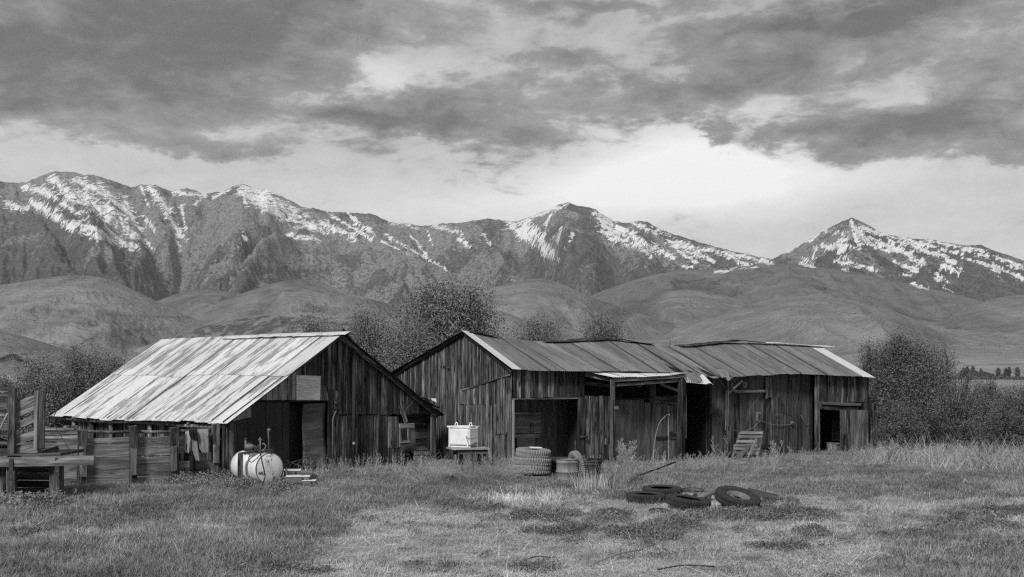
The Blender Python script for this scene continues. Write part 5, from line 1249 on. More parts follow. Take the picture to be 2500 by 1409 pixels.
for k in range(18):
    t0 = 2 * math.pi * k / 18; rr_ = .32
    c0, c1 = Vector((math.cos(t0), math.sin(t0), 0)), 0
    b = at(1035, 38.6, -.02)
    beam(wb, 'stave', WM_ if k % 3 else WG, b + c0 * rr_ * .98, b + c0 * rr_ + Vector((0, 0, zt)), .115, .02, c0, jit=.002)
for zf in (.28, .78): link('hoop', lathe_mesh('hoop', [(.332, -.015), (.342, -.015), (.342, .015), (.332, .015)], 32, closed=True), wb, Matrix.Translation(at(1035, 38.6, zt * zf)), STEELD)
link('barrel_head', lathe_mesh('barrel_head', [(0, .01), (.31, .01), (.31, -.02)], 24), wb, Matrix.Translation(at(1035, 38.6, zt * .95)), WM_)
# window frame and board leaning on the gable
WF_ = Frame(LG.pt(0, 0, .22)[:2], LG.d[:2], LG.n[:2])
wn = thing('window_sash', 'old wooden window sash with dark glass leaning on the gable above the tyre', 'window', WF_.P(993, 1095))
polypx(wn, 'back_panel', WG, WF_, [(974, 1092), (1014, 1087), (1011, 1034), (974, 1034)], 0, .03)
polypx(wn, 'top_rail', WL, WF_, [(974, 1046), (1011, 1045), (1010, 1033), (974, 1034)], .035, .03, 'h')
polypx(wn, 'pane', GLASSD, WF_, [(980, 1076), (996, 1076), (994, 1049), (978, 1049)], .035, .01)
for q in ([(976, 1080), (980, 1080), (977, 1046), (974, 1046)], [(995, 1080), (999, 1080), (997, 1046), (993, 1046)]): polypx(wn, 'stile', WL, WF_, q, .036, .03)
polypx(wn, 'bottom_rail', WL, WF_, [(976, 1082), (1000, 1080), (999, 1075), (976, 1076)], .036, .035, 'h')
lbd = thing('leaning_board', 'split grey board leaning diagonally above the window sash', 'board', WF_.P(990, 1032))
beam(lbd, 'plank', WG, WF_.P(992, 1032, .05), WF_.P(978, 989, .05), .15, .03, LG.n)
beam(lbd, 'plank', WG, WF_.P(985, 1000, .07), WF_.P(979, 987, .07), .07, .02, LG.n)

# ================================================================== WHITE BOX TANK ON TABLE
Yb = 34.6
ta = thing('work_table', 'rough wooden table carrying the white box tank before the shed gable', 'table', at(1140, Yb))
tdir = Vector((.93, .30, 0)).normalized(); tn = Vector((tdir.y, -tdir.x, 0)); tz = zpy(1094, Yb)
tc0 = at(1143, Yb, tz)
for k in range(4):
    c = tc0 + tn * (-.30 + k * .2)
    beam(ta, 'top_plank', WL, c - tdir * .58, c + tdir * .56, .19, .045, (0, 0, 1), jit=.006)
beam(ta, 'apron', WM_, tc0 + tn * .30 - tdir * .40 - Vector((0, 0, .10)), tc0 + tn * .30 + tdir * .50 - Vector((0, 0, .10)), .12, .03, tn)
beam(ta, 'apron', WD, tc0 - tn * .25 - tdir * .40 - Vector((0, 0, .14)), tc0 - tn * .25 + tdir * .50 - Vector((0, 0, .14)), .12, .03, tn)
for l_, s_, m_, w_ in ((.10, .28, WM_, .13), (-.22, .0, WD, .12), (.46, .2, WD, .1), (.42, -.25, WD, .1)):
    c = tc0 + tdir * l_ + tn * s_; beam(ta, 'leg', m_, Vector((c.x, c.y, -.05)), Vector((c.x, c.y, tz - .03)), w_, .09, (0, -1, 0), jit=.004)
wt = thing('box_tank', 'bright white rectangular tank with lifting lugs standing on the wooden table', 'tank', tc0 + Vector((0, 0, .04)))
wd1 = Vector((.80, -.60, 0)).normalized()     # long side runs towards the viewer's right
wd1 = Vector((.86, -.51, 0)).normalized(); wn1 = Vector((.51, .86, 0)).normalized()
bz = tz + .09; bh = zpy(1045, Yb) - bz
bc = at(1131, Yb + .1, bz + bh / 2)
Mb = mat4(bc, wd1, wn1, Vector((0, 0, 1)))
SX, SY = .78, .50
link('tank_body', box_mesh('tank_body', SX, SY, bh, .05, 4), wt, Mb, WHITE2)
def wb_(x, y, z): return Mb @ Vector((x, y, z))
for sx in (-1, 1):
    for sy in (-1, 1):
        beam(wt, 'frame_post', WHITE2, wb_(sx * SX * .42, sy * (SY / 2 + .015), -bh / 2 - .05), wb_(sx * SX * .42, sy * (SY / 2 + .015), bh / 2 + .06), .035, .025, -wn1 * (-sy), jit=.0)
for sy in (-1, 1):
    beam(wt, 'top_rail', WHITE2, wb_(-SX * .52, sy * (SY / 2 + .015), bh / 2 + .04), wb_(SX * .52, sy * (SY / 2 + .015), bh / 2 + .04), .035, .04, (0, 0, 1), jit=0)
    beam(wt, 'skid', WHITE2, wb_(-SX * .50, sy * SY * .4, -bh / 2 - .04), wb_(SX * .50, sy * SY * .4, -bh / 2 - .04), .05, .04, (0, 0, 1), jit=0)
for sx in (-.5, .5):
    beam(wt, 'top_rail', WHITE2, wb_(sx * SX, -SY * .55, bh / 2 + .05), wb_(sx * SX, SY * .55, bh / 2 + .05), .035, .03, (0, 0, 1), jit=0)
for x_ in (-.22, .30):
    tube(wt, 'lifting_lug', WHITE2, CB([wb_(x_ - .04, -.05, bh / 2 + .03), wb_(x_ - .04, -.05, bh / 2 + .12), wb_(x_, -.05, bh / 2 + .165), wb_(x_ + .04, -.05, bh / 2 + .12), wb_(x_ + .04, -.05, bh / 2 + .03)], 5), .014, 8)
link('filler_flange', lathe_mesh('filler_flange', [(0, .03), (.06, .03), (.065, .02), (.065, 0)], 16), wt, Matrix.Translation(wb_(-.05, 0, bh / 2)), WHITE2)
tube(wt, 'cable', STEEL, CB([wb_(SX * .37, -SY / 2 - .04, .03), wb_(SX * .46, -SY / 2 - .03, -.04), wb_(SX / 2 + .03, -.12, -.05), wb_(SX / 2 + .03, .12, -.03), wb_(SX / 2 + .01, SY / 2, 0)], 5), .007, 5)
tube(wt, 'cable', STEELD, CB([wb_(SX * .36, -SY / 2 - .04, .04), wb_(SX * .42, -SY / 2 - .05, -.08), wb_(SX * .47, -SY / 2 - .03, -.17)], 4), .007, 5)
link('drain_valve', box_mesh('drain_valve', .10, .04, .05, .01), wt, Mb @ Matrix.Translation((SX / 2 + .02, .05, -bh / 2 + .06)), STEELD)
link('drain_valve', box_mesh('drain_valve', .04, .06, .04, .01), wt, Mb @ Matrix.Translation((SX / 2 + .03, -.08, -bh / 2 + .04)), STEELD)
# small scrap before the table
hk = thing('scrap_machine_part', 'dark rusty machine part in the straw left of the white tank table', 'scrap', at(1098, 32.6))
for a, b, c, d in ((1082, 1168, 1122, 1176), (1090, 1160, 1100, 1178), (1081, 1168, 1088, 1160), (1100, 1163, 1118, 1172), (1088, 1184, 1088, 1166)):
    beam(hk, 'iron_piece', RUSTD, at(a, 32.5, zpy(b, 32.5)), at(c, 32.7, zpy(d, 32.7)), .09, .05, (0, -1, .3), jit=.015)
tag(tube(None, 'iron_peg', STEELD, [at(1181, 32.2, zpy(1183, 32.2)), at(1181, 32.2, zpy(1168, 32.2))], .035, 8), 'short black iron peg upright in the straw right of the table', 'peg')

# ================================================================== PALLET AND PLANKS
PL = Frame(LN.pt(0, 0, .75)[:2], LN.d[:2], LN.n[:2])
pal = thing('pallet', 'broken wooden pallet leaning against the shed wall', 'pallet', PL.P(1820, 1112))
def pp(u, v, o=0.0):   # u across, v up the leaning pallet
    bl, br, tr, tl = PL.P(1788, 1118, .25), PL.P(1848, 1120, .25), PL.P(1860, 1056, -.45), PL.P(1806, 1056, -.45)
    return bl * (1 - u) * (1 - v) + br * u * (1 - v) + tr * u * v + tl * (1 - u) * v + LN.n * o + Vector((0, 0, o * .4))
for u in (.0, .5, 1.0): beam(pal, 'stringer', WM_, pp(u, 0), pp(u, 1), .035, .09, LN.d, jit=.004)
for v, a, b in ((.97, .0, 1.0), (.82, -.0, 1.0), (.63, -.06, .82), (.47, -.12, .9), (.34, -.1, 1.0), (.18, .0, 1.0)):
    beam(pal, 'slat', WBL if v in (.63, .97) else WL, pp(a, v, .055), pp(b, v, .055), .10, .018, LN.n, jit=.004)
for v in (.9, .5, .1): beam(pal, 'slat', WM_, pp(0, v, -.055), pp(1, v, -.055), .09, .018, LN.n, jit=.004)
G3 = 'loose pale boards leaning on the pallet'
for a, b, c, d, lb_ in ((1793, 1128, 1830, 1092, 'leftmost loose pale board propped on the pallet'), (1826, 1118, 1847, 1072, 'narrow loose board propped upright against the pallet slats'), (1790, 1122, 1822, 1096, 'lowest loose board lying at the foot of the pallet')):
    tag(beam(None, 'loose_board', WL, PL.P(a, b, .55), PL.P(c, d, .1), .08, .02, LN.n), lb_, 'board', G3)
# curved pale branches leaning on the plank door
def branch(name, label, pts, r0, r1, y=None, group=None):
    p = CB(pts, 6); n = len(p)
    o = tube(None, name, BARKL, p, [r0 + (r1 - r0) * i / (n - 1) + R.uniform(-.002, .002) for i in range(n)], 6)
    return tag(o, label, 'branch', group)
Q = lambda px, py, o=.35: LN.P(px, py, o)
GB = 'bare pale branches against the shed door'
branch('curved_branch', 'tall bare branch curving up and right over the plank door', [Q(1594, 1165), Q(1594, 1120), Q(1598, 1082), Q(1604, 1050), Q(1613, 1028), Q(1630, 1012)], .022, .010, group=GB)
branch('curved_branch', 'shorter bare branch arching right at half height of the door', [Q(1598, 1112), Q(1606, 1096), Q(1618, 1087), Q(1634, 1085)], .014, .009, group=GB)
branch('curved_branch', 'thin bare branch crossing down to the right at the door foot', [Q(1597, 1090), Q(1604, 1110), Q(1608, 1130), Q(1613, 1148)], .012, .008, group=GB)
branch('curved_branch', 'thick bare trunk piece standing at the left edge of the door', [Q(1596, 1160, .4), Q(1595, 1130, .4), Q(1597, 1098, .4)], .030, .016, group=GB)
branch('curved_branch', 'thin bare branch leaning left at the foot of the door', [Q(1592, 1115, .4), Q(1588, 1130, .45), Q(1582, 1148, .5)], .012, .010, group=GB)
tag(link('branch_knot', lathe_mesh('branch_knot', [(0, .03), (.018, .022), (.025, 0), (.018, -.022), (0, -.03)], 10), None, Matrix.Translation(Q(1634, 1013)), BARKL), 'pale knot at the tip of the tall curved branch', 'knot')
tag(beam(None, 'fallen_plank', WD, at(1556, 34.2, .10), at(1650, 35.6, .42), .05, .03, LN.n), 'dark fallen plank slanting from the grass to the porch post', 'plank')
tag(tube(None, 'fence_stake', WM_, [LN.P(1404, 1125, .5), LN.P(1405, 1076, .5)], .03, 6), 'thin grey stake standing in front of the dark door post', 'stake')
# ditch debris line: long dead branches on the ground
GDB = 'dead branches lying across the yard'
for i, (a, b, c, d, r_, lb_) in enumerate(((1560, 1218 + 0, 1440, 1196, .010, 'long thin pale stalk lying left of the yard tyres'), (1605, 1395, 1745, 1388, .012, 'dark twig bundle lying at the bottom edge of the yard'), (1440, 1385, 1570, 1345, .014, 'pale forked branch lying in the dirt at bottom centre'), (1172, 1362, 1202, 1350, .012, 'short pale stick lying in the bare dirt left of centre'), (1280, 1372, 1345, 1366, .012, 'dark twig lying flat in the bare dirt below the tyre stack'), (1860, 1345, 1985, 1322, .010, 'pale stalk lying in the dirt below the bent plate'), (355, 1282, 395, 1270, .012, 'pale broken stick lying in the grass at lower left'))):
    p, q = G(a, b), G(c, d); m_ = (p + q) / 2 + Vector((0, .15, .05)); p.z = q.z = .03
    tag(tube(None, 'dead_branch', BARKL if 'pale' in lb_ else BARK, CB([p, m_, q], 5), r_, 5), lb_, 'branch', GDB)

# ================================================================== VEGETATION
def leaf_mesh(name, C, size, shade, asp=.5, up=0.0, rs=None):
    """one quad per leaf at centres C (N,3) with random turn; shade per leaf is the leaf's own tone"""
    rs = rs or NR; n = len(C)
    a = rs.normal(size=(n, 3)); a[:, 2] += up; a /= np.linalg.norm(a, axis=1)[:, None]
    b = rs.normal(size=(n, 3)); b -= (b * a).sum(1)[:, None] * a; b /= np.linalg.norm(b, axis=1)[:, None]
    sz = (size * rs.uniform(.6, 1.4, n))[:, None]
    p = np.stack([C - a * sz * .5, C + b * sz * asp * .5, C + a * sz * .5, C - b * sz * asp * .5], 1).reshape(-1, 3)
    me = bpy.data.meshes.new(name); me.vertices.add(4 * n); me.vertices.foreach_set('co', p.astype(np.float32).ravel())
    me.loops.add(4 * n); me.loops.foreach_set('vertex_index', np.arange(4 * n, dtype=np.int32))
    me.polygons.add(n); me.polygons.foreach_set('loop_start', np.arange(n, dtype=np.int32) * 4); me.polygons.foreach_set('loop_total', np.full(n, 4, np.int32))
    me.update(calc_edges=True)
    at_ = me.attributes.new('shade', 'FLOAT', 'POINT'); at_.data.foreach_set('value', np.repeat(shade, 4).astype(np.float32))
    return me
def stems_mesh(name, paths, r0, r1, n=4):
    vs_, fs = [], []
    for p in paths:
        m_ = len(p); v, f = tube_data(p, [r0 + (r1 - r0) * i / (m_ - 1) for i in range(m_)], n, False); b = len(vs_)
        vs_ += v; fs += [tuple(b + q for q in ff) for ff in f]
    return mesh(name, vs_, fs, True)

def shrub(name, label, cat, px0, px1, pytop, y, group=None, nst=90, lps=90, leaf=.075, mat=None, lean=0.0, seed=1, zb=0.0, depth=None, bare=0.0, spiky=1.0, fill=.5, low=.15, stem=None, round_=.9, tt=.28):
    rs = np.random.RandomState(seed)
    x0 = (px0 - 1250) / F * y; x1 = (px1 - 1250) / F * y; w_ = x1 - x0; cx = (x0 + x1) / 2; h_ = CH + (HZ - pytop) / F * y - zb; d_ = depth or w_ * .8
    t = thing(name, label, cat, (cx, y, zb), group)
    paths, cents, nstem = [], [], nst
    lob = rs.uniform(0, 6.28, 4)
    lps = int(lps * 1.3)
    for i in range(nstem):
        az_ = rs.uniform(0, 6.283); rr_ = math.sqrt(rs.uniform(0, 1))
        prof_ = (1 - (rr_ * .96) ** 4.2) ** .5
        k = (rs.uniform(.80, 1) if i % 5 < 3 else rs.uniform(low, .9)) * (1 + .13 * math.sin(3 * az_ + lob[0]) + .10 * math.sin(5 * az_ + lob[1]) + rs.normal() * .06 * spiky)
        k = min(k, 1.04)
        if i % 3 == 0: rr_ *= .6; prof_ = (1 - (rr_ * .97) ** 3.2) ** .5
        ex = rr_ * math.cos(az_) * w_ / 2 * (.93 + .1 * math.sin(2 * az_ + lob[2])) + lean * h_ * k; ey = rr_ * math.sin(az_) * d_ / 2; ez = h_ * (prof_ * k * round_ + (1 - round_) * k)
        ez = max(ez, .12 * h_)
        b0 = Vector((rs.normal() * .07 * w_, rs.normal() * .07 * d_, 0)); e_ = Vector((ex, ey, ez)); mdl = b0.lerp(e_, .5) + Vector((-ex * .18, -ey * .18, ez * .18)) + Vector(rs.normal(size=3)) * .05 * h_
        pth = [b0 * (1 - q) ** 2 + mdl * 2 * q * (1 - q) + e_ * q * q for q in np.linspace(0, 1, 7)]
        paths.append(pth)
        if rs.uniform() < bare: continue
        q = tt + (1.03 - tt) * rs.uniform(0, 1, lps) ** .55; B = np.array(b0); Mv = np.array(mdl); E = np.array(e_)
        c = B * ((1 - q) ** 2)[:, None] + Mv * (2 * q * (1 - q))[:, None] + E * (q * q)[:, None]
        jit = (.045 * h_ * (1.25 - q) + .03 * h_)[:, None] * fill * 2
        c = c + rs.normal(size=(lps, 3)) * jit
        sh = np.clip(rs.uniform(.1, .9) * .6 + rs.uniform(0, 1, lps) * .55, 0, 1)
        cents.append((c, sh))
    C = np.concatenate([c for c, s in cents]); S = np.concatenate([s for c, s in cents])
    C[:, 2] = np.maximum(C[:, 2], .03)
    M = Matrix.Translation((cx, y, zb))
    tr = link('trunk', stems_mesh('trunk', paths, .022 * max(1, h_ / 3.5), .004), t, M, stem or BARK)
    cr_ = link('crown', leaf_mesh('crown', C, leaf * .80, S, rs=rs), t, M, mat or LEAF_D)
    return t
GBT = 'willows behind the barns'
shrub('willow_tree', 'big round dark willow standing tallest behind the gap between barn and shed', 'tree', 955, 1245, 712, 64, GBT, 560, 125, .16, LEAF_M, seed=3, spiky=1.1, depth=5, fill=.7, tt=.2)
shrub('willow_tree', 'twiggy paler willow behind the ridge end of the left barn', 'tree', 815, 985, 770, 58, GBT, 300, 110, .10, LEAF_G, seed=4, spiky=1.4, bare=.05, depth=3)
shrub('willow_tree', 'sparse low willow over the middle of the left barn ridge', 'tree', 690, 850, 778, 61, GBT, 240, 85, .10, LEAF_G, seed=5, spiky=1.6, bare=.08, depth=3)
shrub('willow_tree', 'pale dense willow filling the gap between the two buildings', 'tree', 880, 1120, 800, 56, GBT, 300, 110, .11, LEAF_G, seed=6, spiky=1.0, depth=4)
shrub('willow_tree', 'leafy willow rising over the shed ridge next to the gable peak', 'tree', 1205, 1420, 796, 62, GBT, 230, 110, .12, LEAF_M, seed=7, spiky=1.5, depth=3)
shrub('willow_tree', 'spiky willow rising over the humped part of the shed ridge', 'tree', 1385, 1560, 790, 63, GBT, 200, 110, .12, LEAF_M, seed=8, spiky=1.8, depth=3)
shrub('willow_tree', 'small sparse sprigs above the dip in the shed ridge', 'tree', 1600, 1668, 822, 62, GBT, 40, 30, .075, LEAF_M, seed=9, spiky=2, depth=2)
GLT = 'willow shrubs left of the barn'
for i, (a, b, tp, y, lb_) in enumerate(((-70, 70, 932, 47, 'low grey shrub at the far left edge behind the chute'), (10, 180, 882, 48, 'broad grey shrub left of the barn behind the sloping chute boards'), (110, 280, 862, 50, 'tallest grey shrub left of the barn roof'), (205, 345, 876, 52, 'grey shrub right behind the sloping end of the barn roof'), (60, 200, 925, 44, 'shorter grey shrub between the chute post and the barn eave'))):
    shrub('willow_shrub', lb_, 'shrub', a, b, tp, y, GLT, 210, 100, .085, LEAF_G if i != 4 else LEAF_M, seed=20 + i, spiky=1.5, low=.3)
shrub('willow_shrub', 'small dark far tree peeping over the left end of the barn roof', 'tree', 322, 352, 862, 90, None, 30, 60, .12, LEAF_D, seed=31)
GRT = 'shrubs right of the shed'
RT = [(2112, 2302, 834, 49, 'big dark leafy bush at the right end of the shed', LEAF_D, 330, 120, .085, 0, 0),
      (2082, 2170, 842, 55, 'narrow dark bush rising behind the right end of the shed roof', LEAF_D, 70, 80, .075, 0, 0),
      (2225, 2352, 850, 53, 'dark bush behind and right of the big leafy bush', LEAF_D, 110, 90, .075, 0, 0),
      (2240, 2430, 905, 48, 'twiggy half bare bush with long branches fanning to the right', LEAF_M, 130, 45, .06, .10, .35),
      (2345, 2470, 942, 53, 'grey leafy bush right of the twiggy one', LEAF_M, 110, 90, .075, 0, 0),
      (2420, 2560, 948, 51, 'grey leafy bush cut by the right edge of the picture', LEAF_M, 120, 90, .075, 0, 0),
      (2290, 2400, 1030, 46, 'low dark bush below the twiggy one', LEAF_D, 80, 80, .07, 0, 0),
      (2385, 2530, 1010, 45.5, 'low dark bush in the lower right behind dry stalks', LEAF_D, 110, 85, .07, 0, 0),
      (2130, 2260, 985, 46.5, 'lower skirt bush in front of the big leafy bush', LEAF_D, 90, 85, .065, 0, 0)]
for i, (a, b, tp, y, lb_, m_, ns, lp, lf, ln, br) in enumerate(RT):
    shrub('leafy_bush', lb_, 'bush', a, b, tp, y, GRT, int(ns * 1.4), int(lp * 1.15), lf * 1.1, m_, seed=40 + i, spiky=1.4, low=.25, lean=ln, bare=br)
# poplars and round trees far out in the valley
POP = [(2345, 908, 8), (2353, 898, 9), (2361, 895, 9), (2375, 893, 7), (2395, 900, 6), (2437, 898, 9), (2456, 899, 6), (2464, 896, 6), (2484, 897, 11), (2424, 914, 4)]
proto = None
def far_tree(label, px, pytop, wpx, kind, group, seed):
    y = 1270.; rs = np.random.RandomState(seed); zb = terr(px, y); h_ = CH + (HZ - pytop) / F * y - zb; w_ = wpx / F * y
    t = thing('poplar_tree' if kind else 'round_tree', label, 'tree', ((px - 1250) / F * y, y, zb), group)
    n = 700; u = rs.uniform(0, 1, n) ** .8; a_ = rs.uniform(0, 6.28, n); prof = np.sin(np.pi * np.clip(u * .93 + .06, 0, 1)) ** (.6 if kind else .5)
    r_ = w_ / 2 * prof * np.sqrt(rs.uniform(0, 1, n)) * (1 + .2 * rs.normal(size=n))
    C = np.stack([r_ * np.cos(a_), r_ * np.sin(a_), h_ * (.06 + .94 * u)], -1)
    M = Matrix.Translation(t.location)
    link('trunk', stems_mesh('trunk', [[Vector((0, 0, -1)), Vector((0, 0, h_ * .5)), Vector((.1, 0, h_ * .9))]], .5, .15, 5), t, M, BARK)
    link('crown', leaf_mesh('crown', C, 1.3, rs.uniform(0, .8, n), .6, rs=rs), t, M, LEAF_D)
for i, (px, tp, wp) in enumerate(POP):
    far_tree(['leftmost narrow poplar of the far row', 'second narrow poplar from the left in the far row', 'third narrow poplar from the left, taller than its neighbours', 'lone small-topped poplar standing behind the left cluster', 'slim poplar above the round far trees', 'dark poplar right of the round far trees', 'thin poplar left of the paired far poplars', 'taller thin poplar of the far pair', 'broad poplar nearest the right edge of the picture', 'tiny poplar beside the round far trees'][i], px, tp, wp + 3, True, 'far poplars in the valley', 100 + i)
for i, (px, tp, wp, lb_) in enumerate(((2338, 917, 14, 'low round far tree left of the poplars'), (2382, 906, 22, 'round pale far tree at the centre of the grove'), (2404, 908, 26, 'widest round far tree right of the grove centre'), (2418, 912, 18, 'small round far tree at the right end of the grove'), (2430, 919, 14, 'low round far bush between grove and dark poplar'), (2450, 913, 14, 'low round far tree beside the thin poplar'))):
    far_tree(lb_, px, tp, wp, False, 'round far trees in the valley', 130 + i)
# scattered sage bushes far out: nobody could count them
rs = np.random.RandomState(77); cc, sz_ = [], []
def add_far(px, y, s_, n_=24):
    z = terr(px, y); x = (px - 1250) / F * y
    cc.append(np.stack([x + rs.normal(size=n_) * s_, y + rs.normal(size=n_) * s_, z + np.abs(rs.normal(size=n_)) * s_ * .55], -1))
for k in range(300):
    y = rs.uniform(700, 1500); px = rs.uniform(2150, 2560) if rs.uniform() < .6 else rs.uniform(-40, 420); add_far(px, y, rs.uniform(.6, 1.8), 16)
for k in range(120): add_far(rs.uniform(-20, 90), 1480 + rs.normal() * 8, 2.2, 18)
for k in range(220): add_far(rs.uniform(2290, 2520), rs.uniform(900, 960), 1.6, 18)
for k in range(260): add_far(rs.uniform(1950, 2500), rs.uniform(2400, 2950), rs.uniform(1.2, 2.2), 10)
C = np.concatenate(cc); me = leaf_mesh('sagebrush', C, 1.3, rs.uniform(0, .7, len(C)), .7, rs=rs); me.materials.append(LEAF_D)
tag(link('sagebrush', me), 'dark sagebrush dotted over the far valley floor and low hills', kind='stuff')

# ------------------------------------------------------------------ ground cover, instanced clumps of one object each
def blades(name, n, h0, h1, spread, w_, mat, bendk=.5, flat=0.0, seed=0, lo=0., hi=1.):
    rs = np.random.RandomState(seed); vs_, fs, sh = [], [], []
    for i in range(n):
        x, y = rs.normal(size=2) * spread; a = rs.uniform(0, 6.28); h_ = rs.uniform(h0, h1); L = h_
        tilt = rs.uniform(0, .5) if not flat else rs.uniform(flat, 1.5)
        d = np.array([math.cos(a), math.sin(a), 0]); sd = np.array([-math.sin(a), math.cos(a), 0])
        b_ = len(vs_); s_ = lo + (hi - lo) * rs.uniform()
        for k, t in enumerate((0, .5, 1)):
            tl = tilt + bendk * t * (0 if flat else 1); p = np.array([x, y, .01]) + d * math.sin(tl) * L * t + np.array([0, 0, 1]) * math.cos(tl) * L * t * (1 if not flat else 1) + (np.array([0, 0, rs.uniform(0, .05)]) if flat else 0)
            p[2] = max(p[2], .006); ww = w_ * (1 - t * .85)
            vs_.append(p - sd * ww / 2); vs_.append(p + sd * ww / 2); sh += [s_ * (.75 + .25 * t)] * 2
        fs += [(b_, b_ + 1, b_ + 3, b_ + 2), (b_ + 2, b_ + 3, b_ + 5, b_ + 4)]
    me = mesh(name, vs_, fs); at_ = me.attributes.new('shade', 'FLOAT', 'POINT'); at_.data.foreach_set('value', np.array(sh, np.float32)); me.materials.append(mat)
    return me
def forb(name, n, r, h_, leaf, mat, seed):
    rs = np.random.RandomState(seed); a = rs.uniform(0, 6.28, n); q = np.sqrt(rs.uniform(0, 1, n)) * r
    C = np.stack([q * np.cos(a), q * np.sin(a), rs.uniform(.1, 1, n) * h_ * (1 - (q / r) ** 2 * .6)], -1)
    me = leaf_mesh(name, C, leaf, rs.uniform(0, 1, n), .5, .6, rs=rs); me.materials.append(mat); return me
def stalk(name, h_, seed, mat, nb=14, r=.006, spread=.3, nst=1, leafy=0):
    rs = np.random.RandomState(seed); paths = []
    for s in range(nst):
        x, y = rs.normal(size=2) * .08 * (nst > 1); tip = Vector((x + rs.normal() * .12 * h_, y + rs.normal() * .12 * h_, h_ * rs.uniform(.8, 1)))
        b = Vector((x, y, 0)); main = [b.lerp(tip, t) + Vector((rs.normal() * .01, rs.normal() * .01, 0)) for t in np.linspace(0, 1, 5)]; paths.append(main)
        for k in range(nb):
            t = rs.uniform(.25, .98); p = b.lerp(tip, t); a = rs.uniform(0, 6.28); L = spread * h_ * (1.15 - t) * rs.uniform(.4, 1)
            q = p + Vector((math.cos(a) * L * .7, math.sin(a) * L * .7, L)); paths.append([p, p.lerp(q, .5) + Vector((0, 0, -.02)), q])
            for j in range(3):
                t2 = rs.uniform(.3, 1); p2 = p.lerp(q, t2); a2 = rs.uniform(0, 6.28); l2 = L * .35; paths.append([p2, p2 + Vector((math.cos(a2) * l2, math.sin(a2) * l2, l2 * .7))])
    me = stems_mesh(name, paths, r, r * .5, 3); rsn = rs.uniform(0.3, 1)
    at_ = me.attributes.new('shade', 'FLOAT', 'POINT'); at_.data.foreach_set('value', np.full(len(me.vertices), rsn, np.float32)); me.materials.append(mat)
    return me
def tangle(name, r, h_, n, seed, mat, rad=.005):
    rs = np.random.RandomState(seed); paths = []
    for k in range(n):
        a = rs.uniform(0, 6.28); p = Vector((rs.normal() * r * .35, rs.normal() * r * .35, rs.uniform(0, h_ * .5))); L = rs.uniform(.4, 1) * r
        d = Vector((math.cos(a), math.sin(a), rs.uniform(-.2, .9))); q = p + d * L; m_ = p.lerp(q, .5) + Vector(rs.normal(size=3)) * L * .2
        pts = [p, m_, q]; paths.append([Vector((v.x, v.y, max(v.z, .01))) for v in pts])
    me = stems_mesh(name, paths, rad, rad * .6, 3)
    at_ = me.attributes.new('shade', 'FLOAT', 'POINT'); at_.data.foreach_set('value', np.full(len(me.vertices), rs.uniform(.3, .9), np.float32)); me.materials.append(mat)
    return me

def scatter(name, label, sources, pts, scl, rot, idx):
    """one object whose modifier lays the given clump meshes on the points; kind stuff"""
    n = len(pts); me = bpy.data.meshes.new(name); me.vertices.add(n); me.vertices.foreach_set('co', np.asarray(pts, np.float32).ravel())
    for k, v, tp in (('cscale', scl, 'FLOAT'), ('cidx', idx, 'INT')):
        a_ = me.attributes.new(k, tp, 'POINT'); a_.data.foreach_set('value', np.asarray(v, np.float32 if tp == 'FLOAT' else np.int32))
    a_ = me.attributes.new('crot', 'FLOAT_VECTOR', 'POINT'); a_.data.foreach_set('vector', np.asarray(rot, np.float32).ravel())
    ob = link(name, me); tag(ob, label, kind='stuff')
    ng = bpy.data.node_groups.new(name, 'GeometryNodeTree')
    ng.interface.new_socket('Geometry', in_out='INPUT', socket_type='NodeSocketGeometry'); ng.interface.new_socket('Geometry', in_out='OUTPUT', socket_type='NodeSocketGeometry')
    gi = ng.nodes.new('NodeGroupInput'); go = ng.nodes.new('NodeGroupOutput')
    g2i = ng.nodes.new('GeometryNodeGeometryToInstance')
    ones = []
    for sm in sources:
        so = bpy.data.objects.new(sm.name, sm); oi = ng.nodes.new('GeometryNodeObjectInfo'); oi.inputs['Object'].default_value = so
        one = ng.nodes.new('GeometryNodeGeometryToInstance'); ng.links.new(oi.outputs['Geometry'], one.inputs[0])
        ones.append(one)
    jn = ng.nodes.new('GeometryNodeJoinGeometry')
    for one in ones: ng.links.new(one.outputs[0], jn.inputs[0])
    iop = ng.nodes.new('GeometryNodeInstanceOnPoints'); iop.inputs['Pick Instance'].default_value = True
    ng.links.new(gi.outputs[0], iop.inputs['Points']); ng.links.new(jn.outputs[0], iop.inputs['Instance'])
    def na(nm, dt):
        q = ng.nodes.new('GeometryNodeInputNamedAttribute'); q.data_type = dt; q.inputs['Name'].default_value = nm; return [s for s in q.outputs if s.enabled and s.name == 'Attribute'][0]
    ng.links.new(na('cidx', 'INT'), iop.inputs['Instance Index'])
    e2r = ng.nodes.new('FunctionNodeEulerToRotation'); ng.links.new(na('crot', 'FLOAT_VECTOR'), e2r.inputs[0]); ng.links.new(e2r.outputs[0], iop.inputs['Rotation'])
    cx_ = ng.nodes.new('ShaderNodeCombineXYZ'); s_ = na('cscale', 'FLOAT')
    for i in range(3): ng.links.new(s_, cx_.inputs[i])
    ng.links.new(cx_.outputs[0], iop.inputs['Scale']); ng.links.new(iop.outputs[0], go.inputs[0])
    md_ = ob.modifiers.new('scatter', 'NODES'); md_.node_group = ng
    return ob

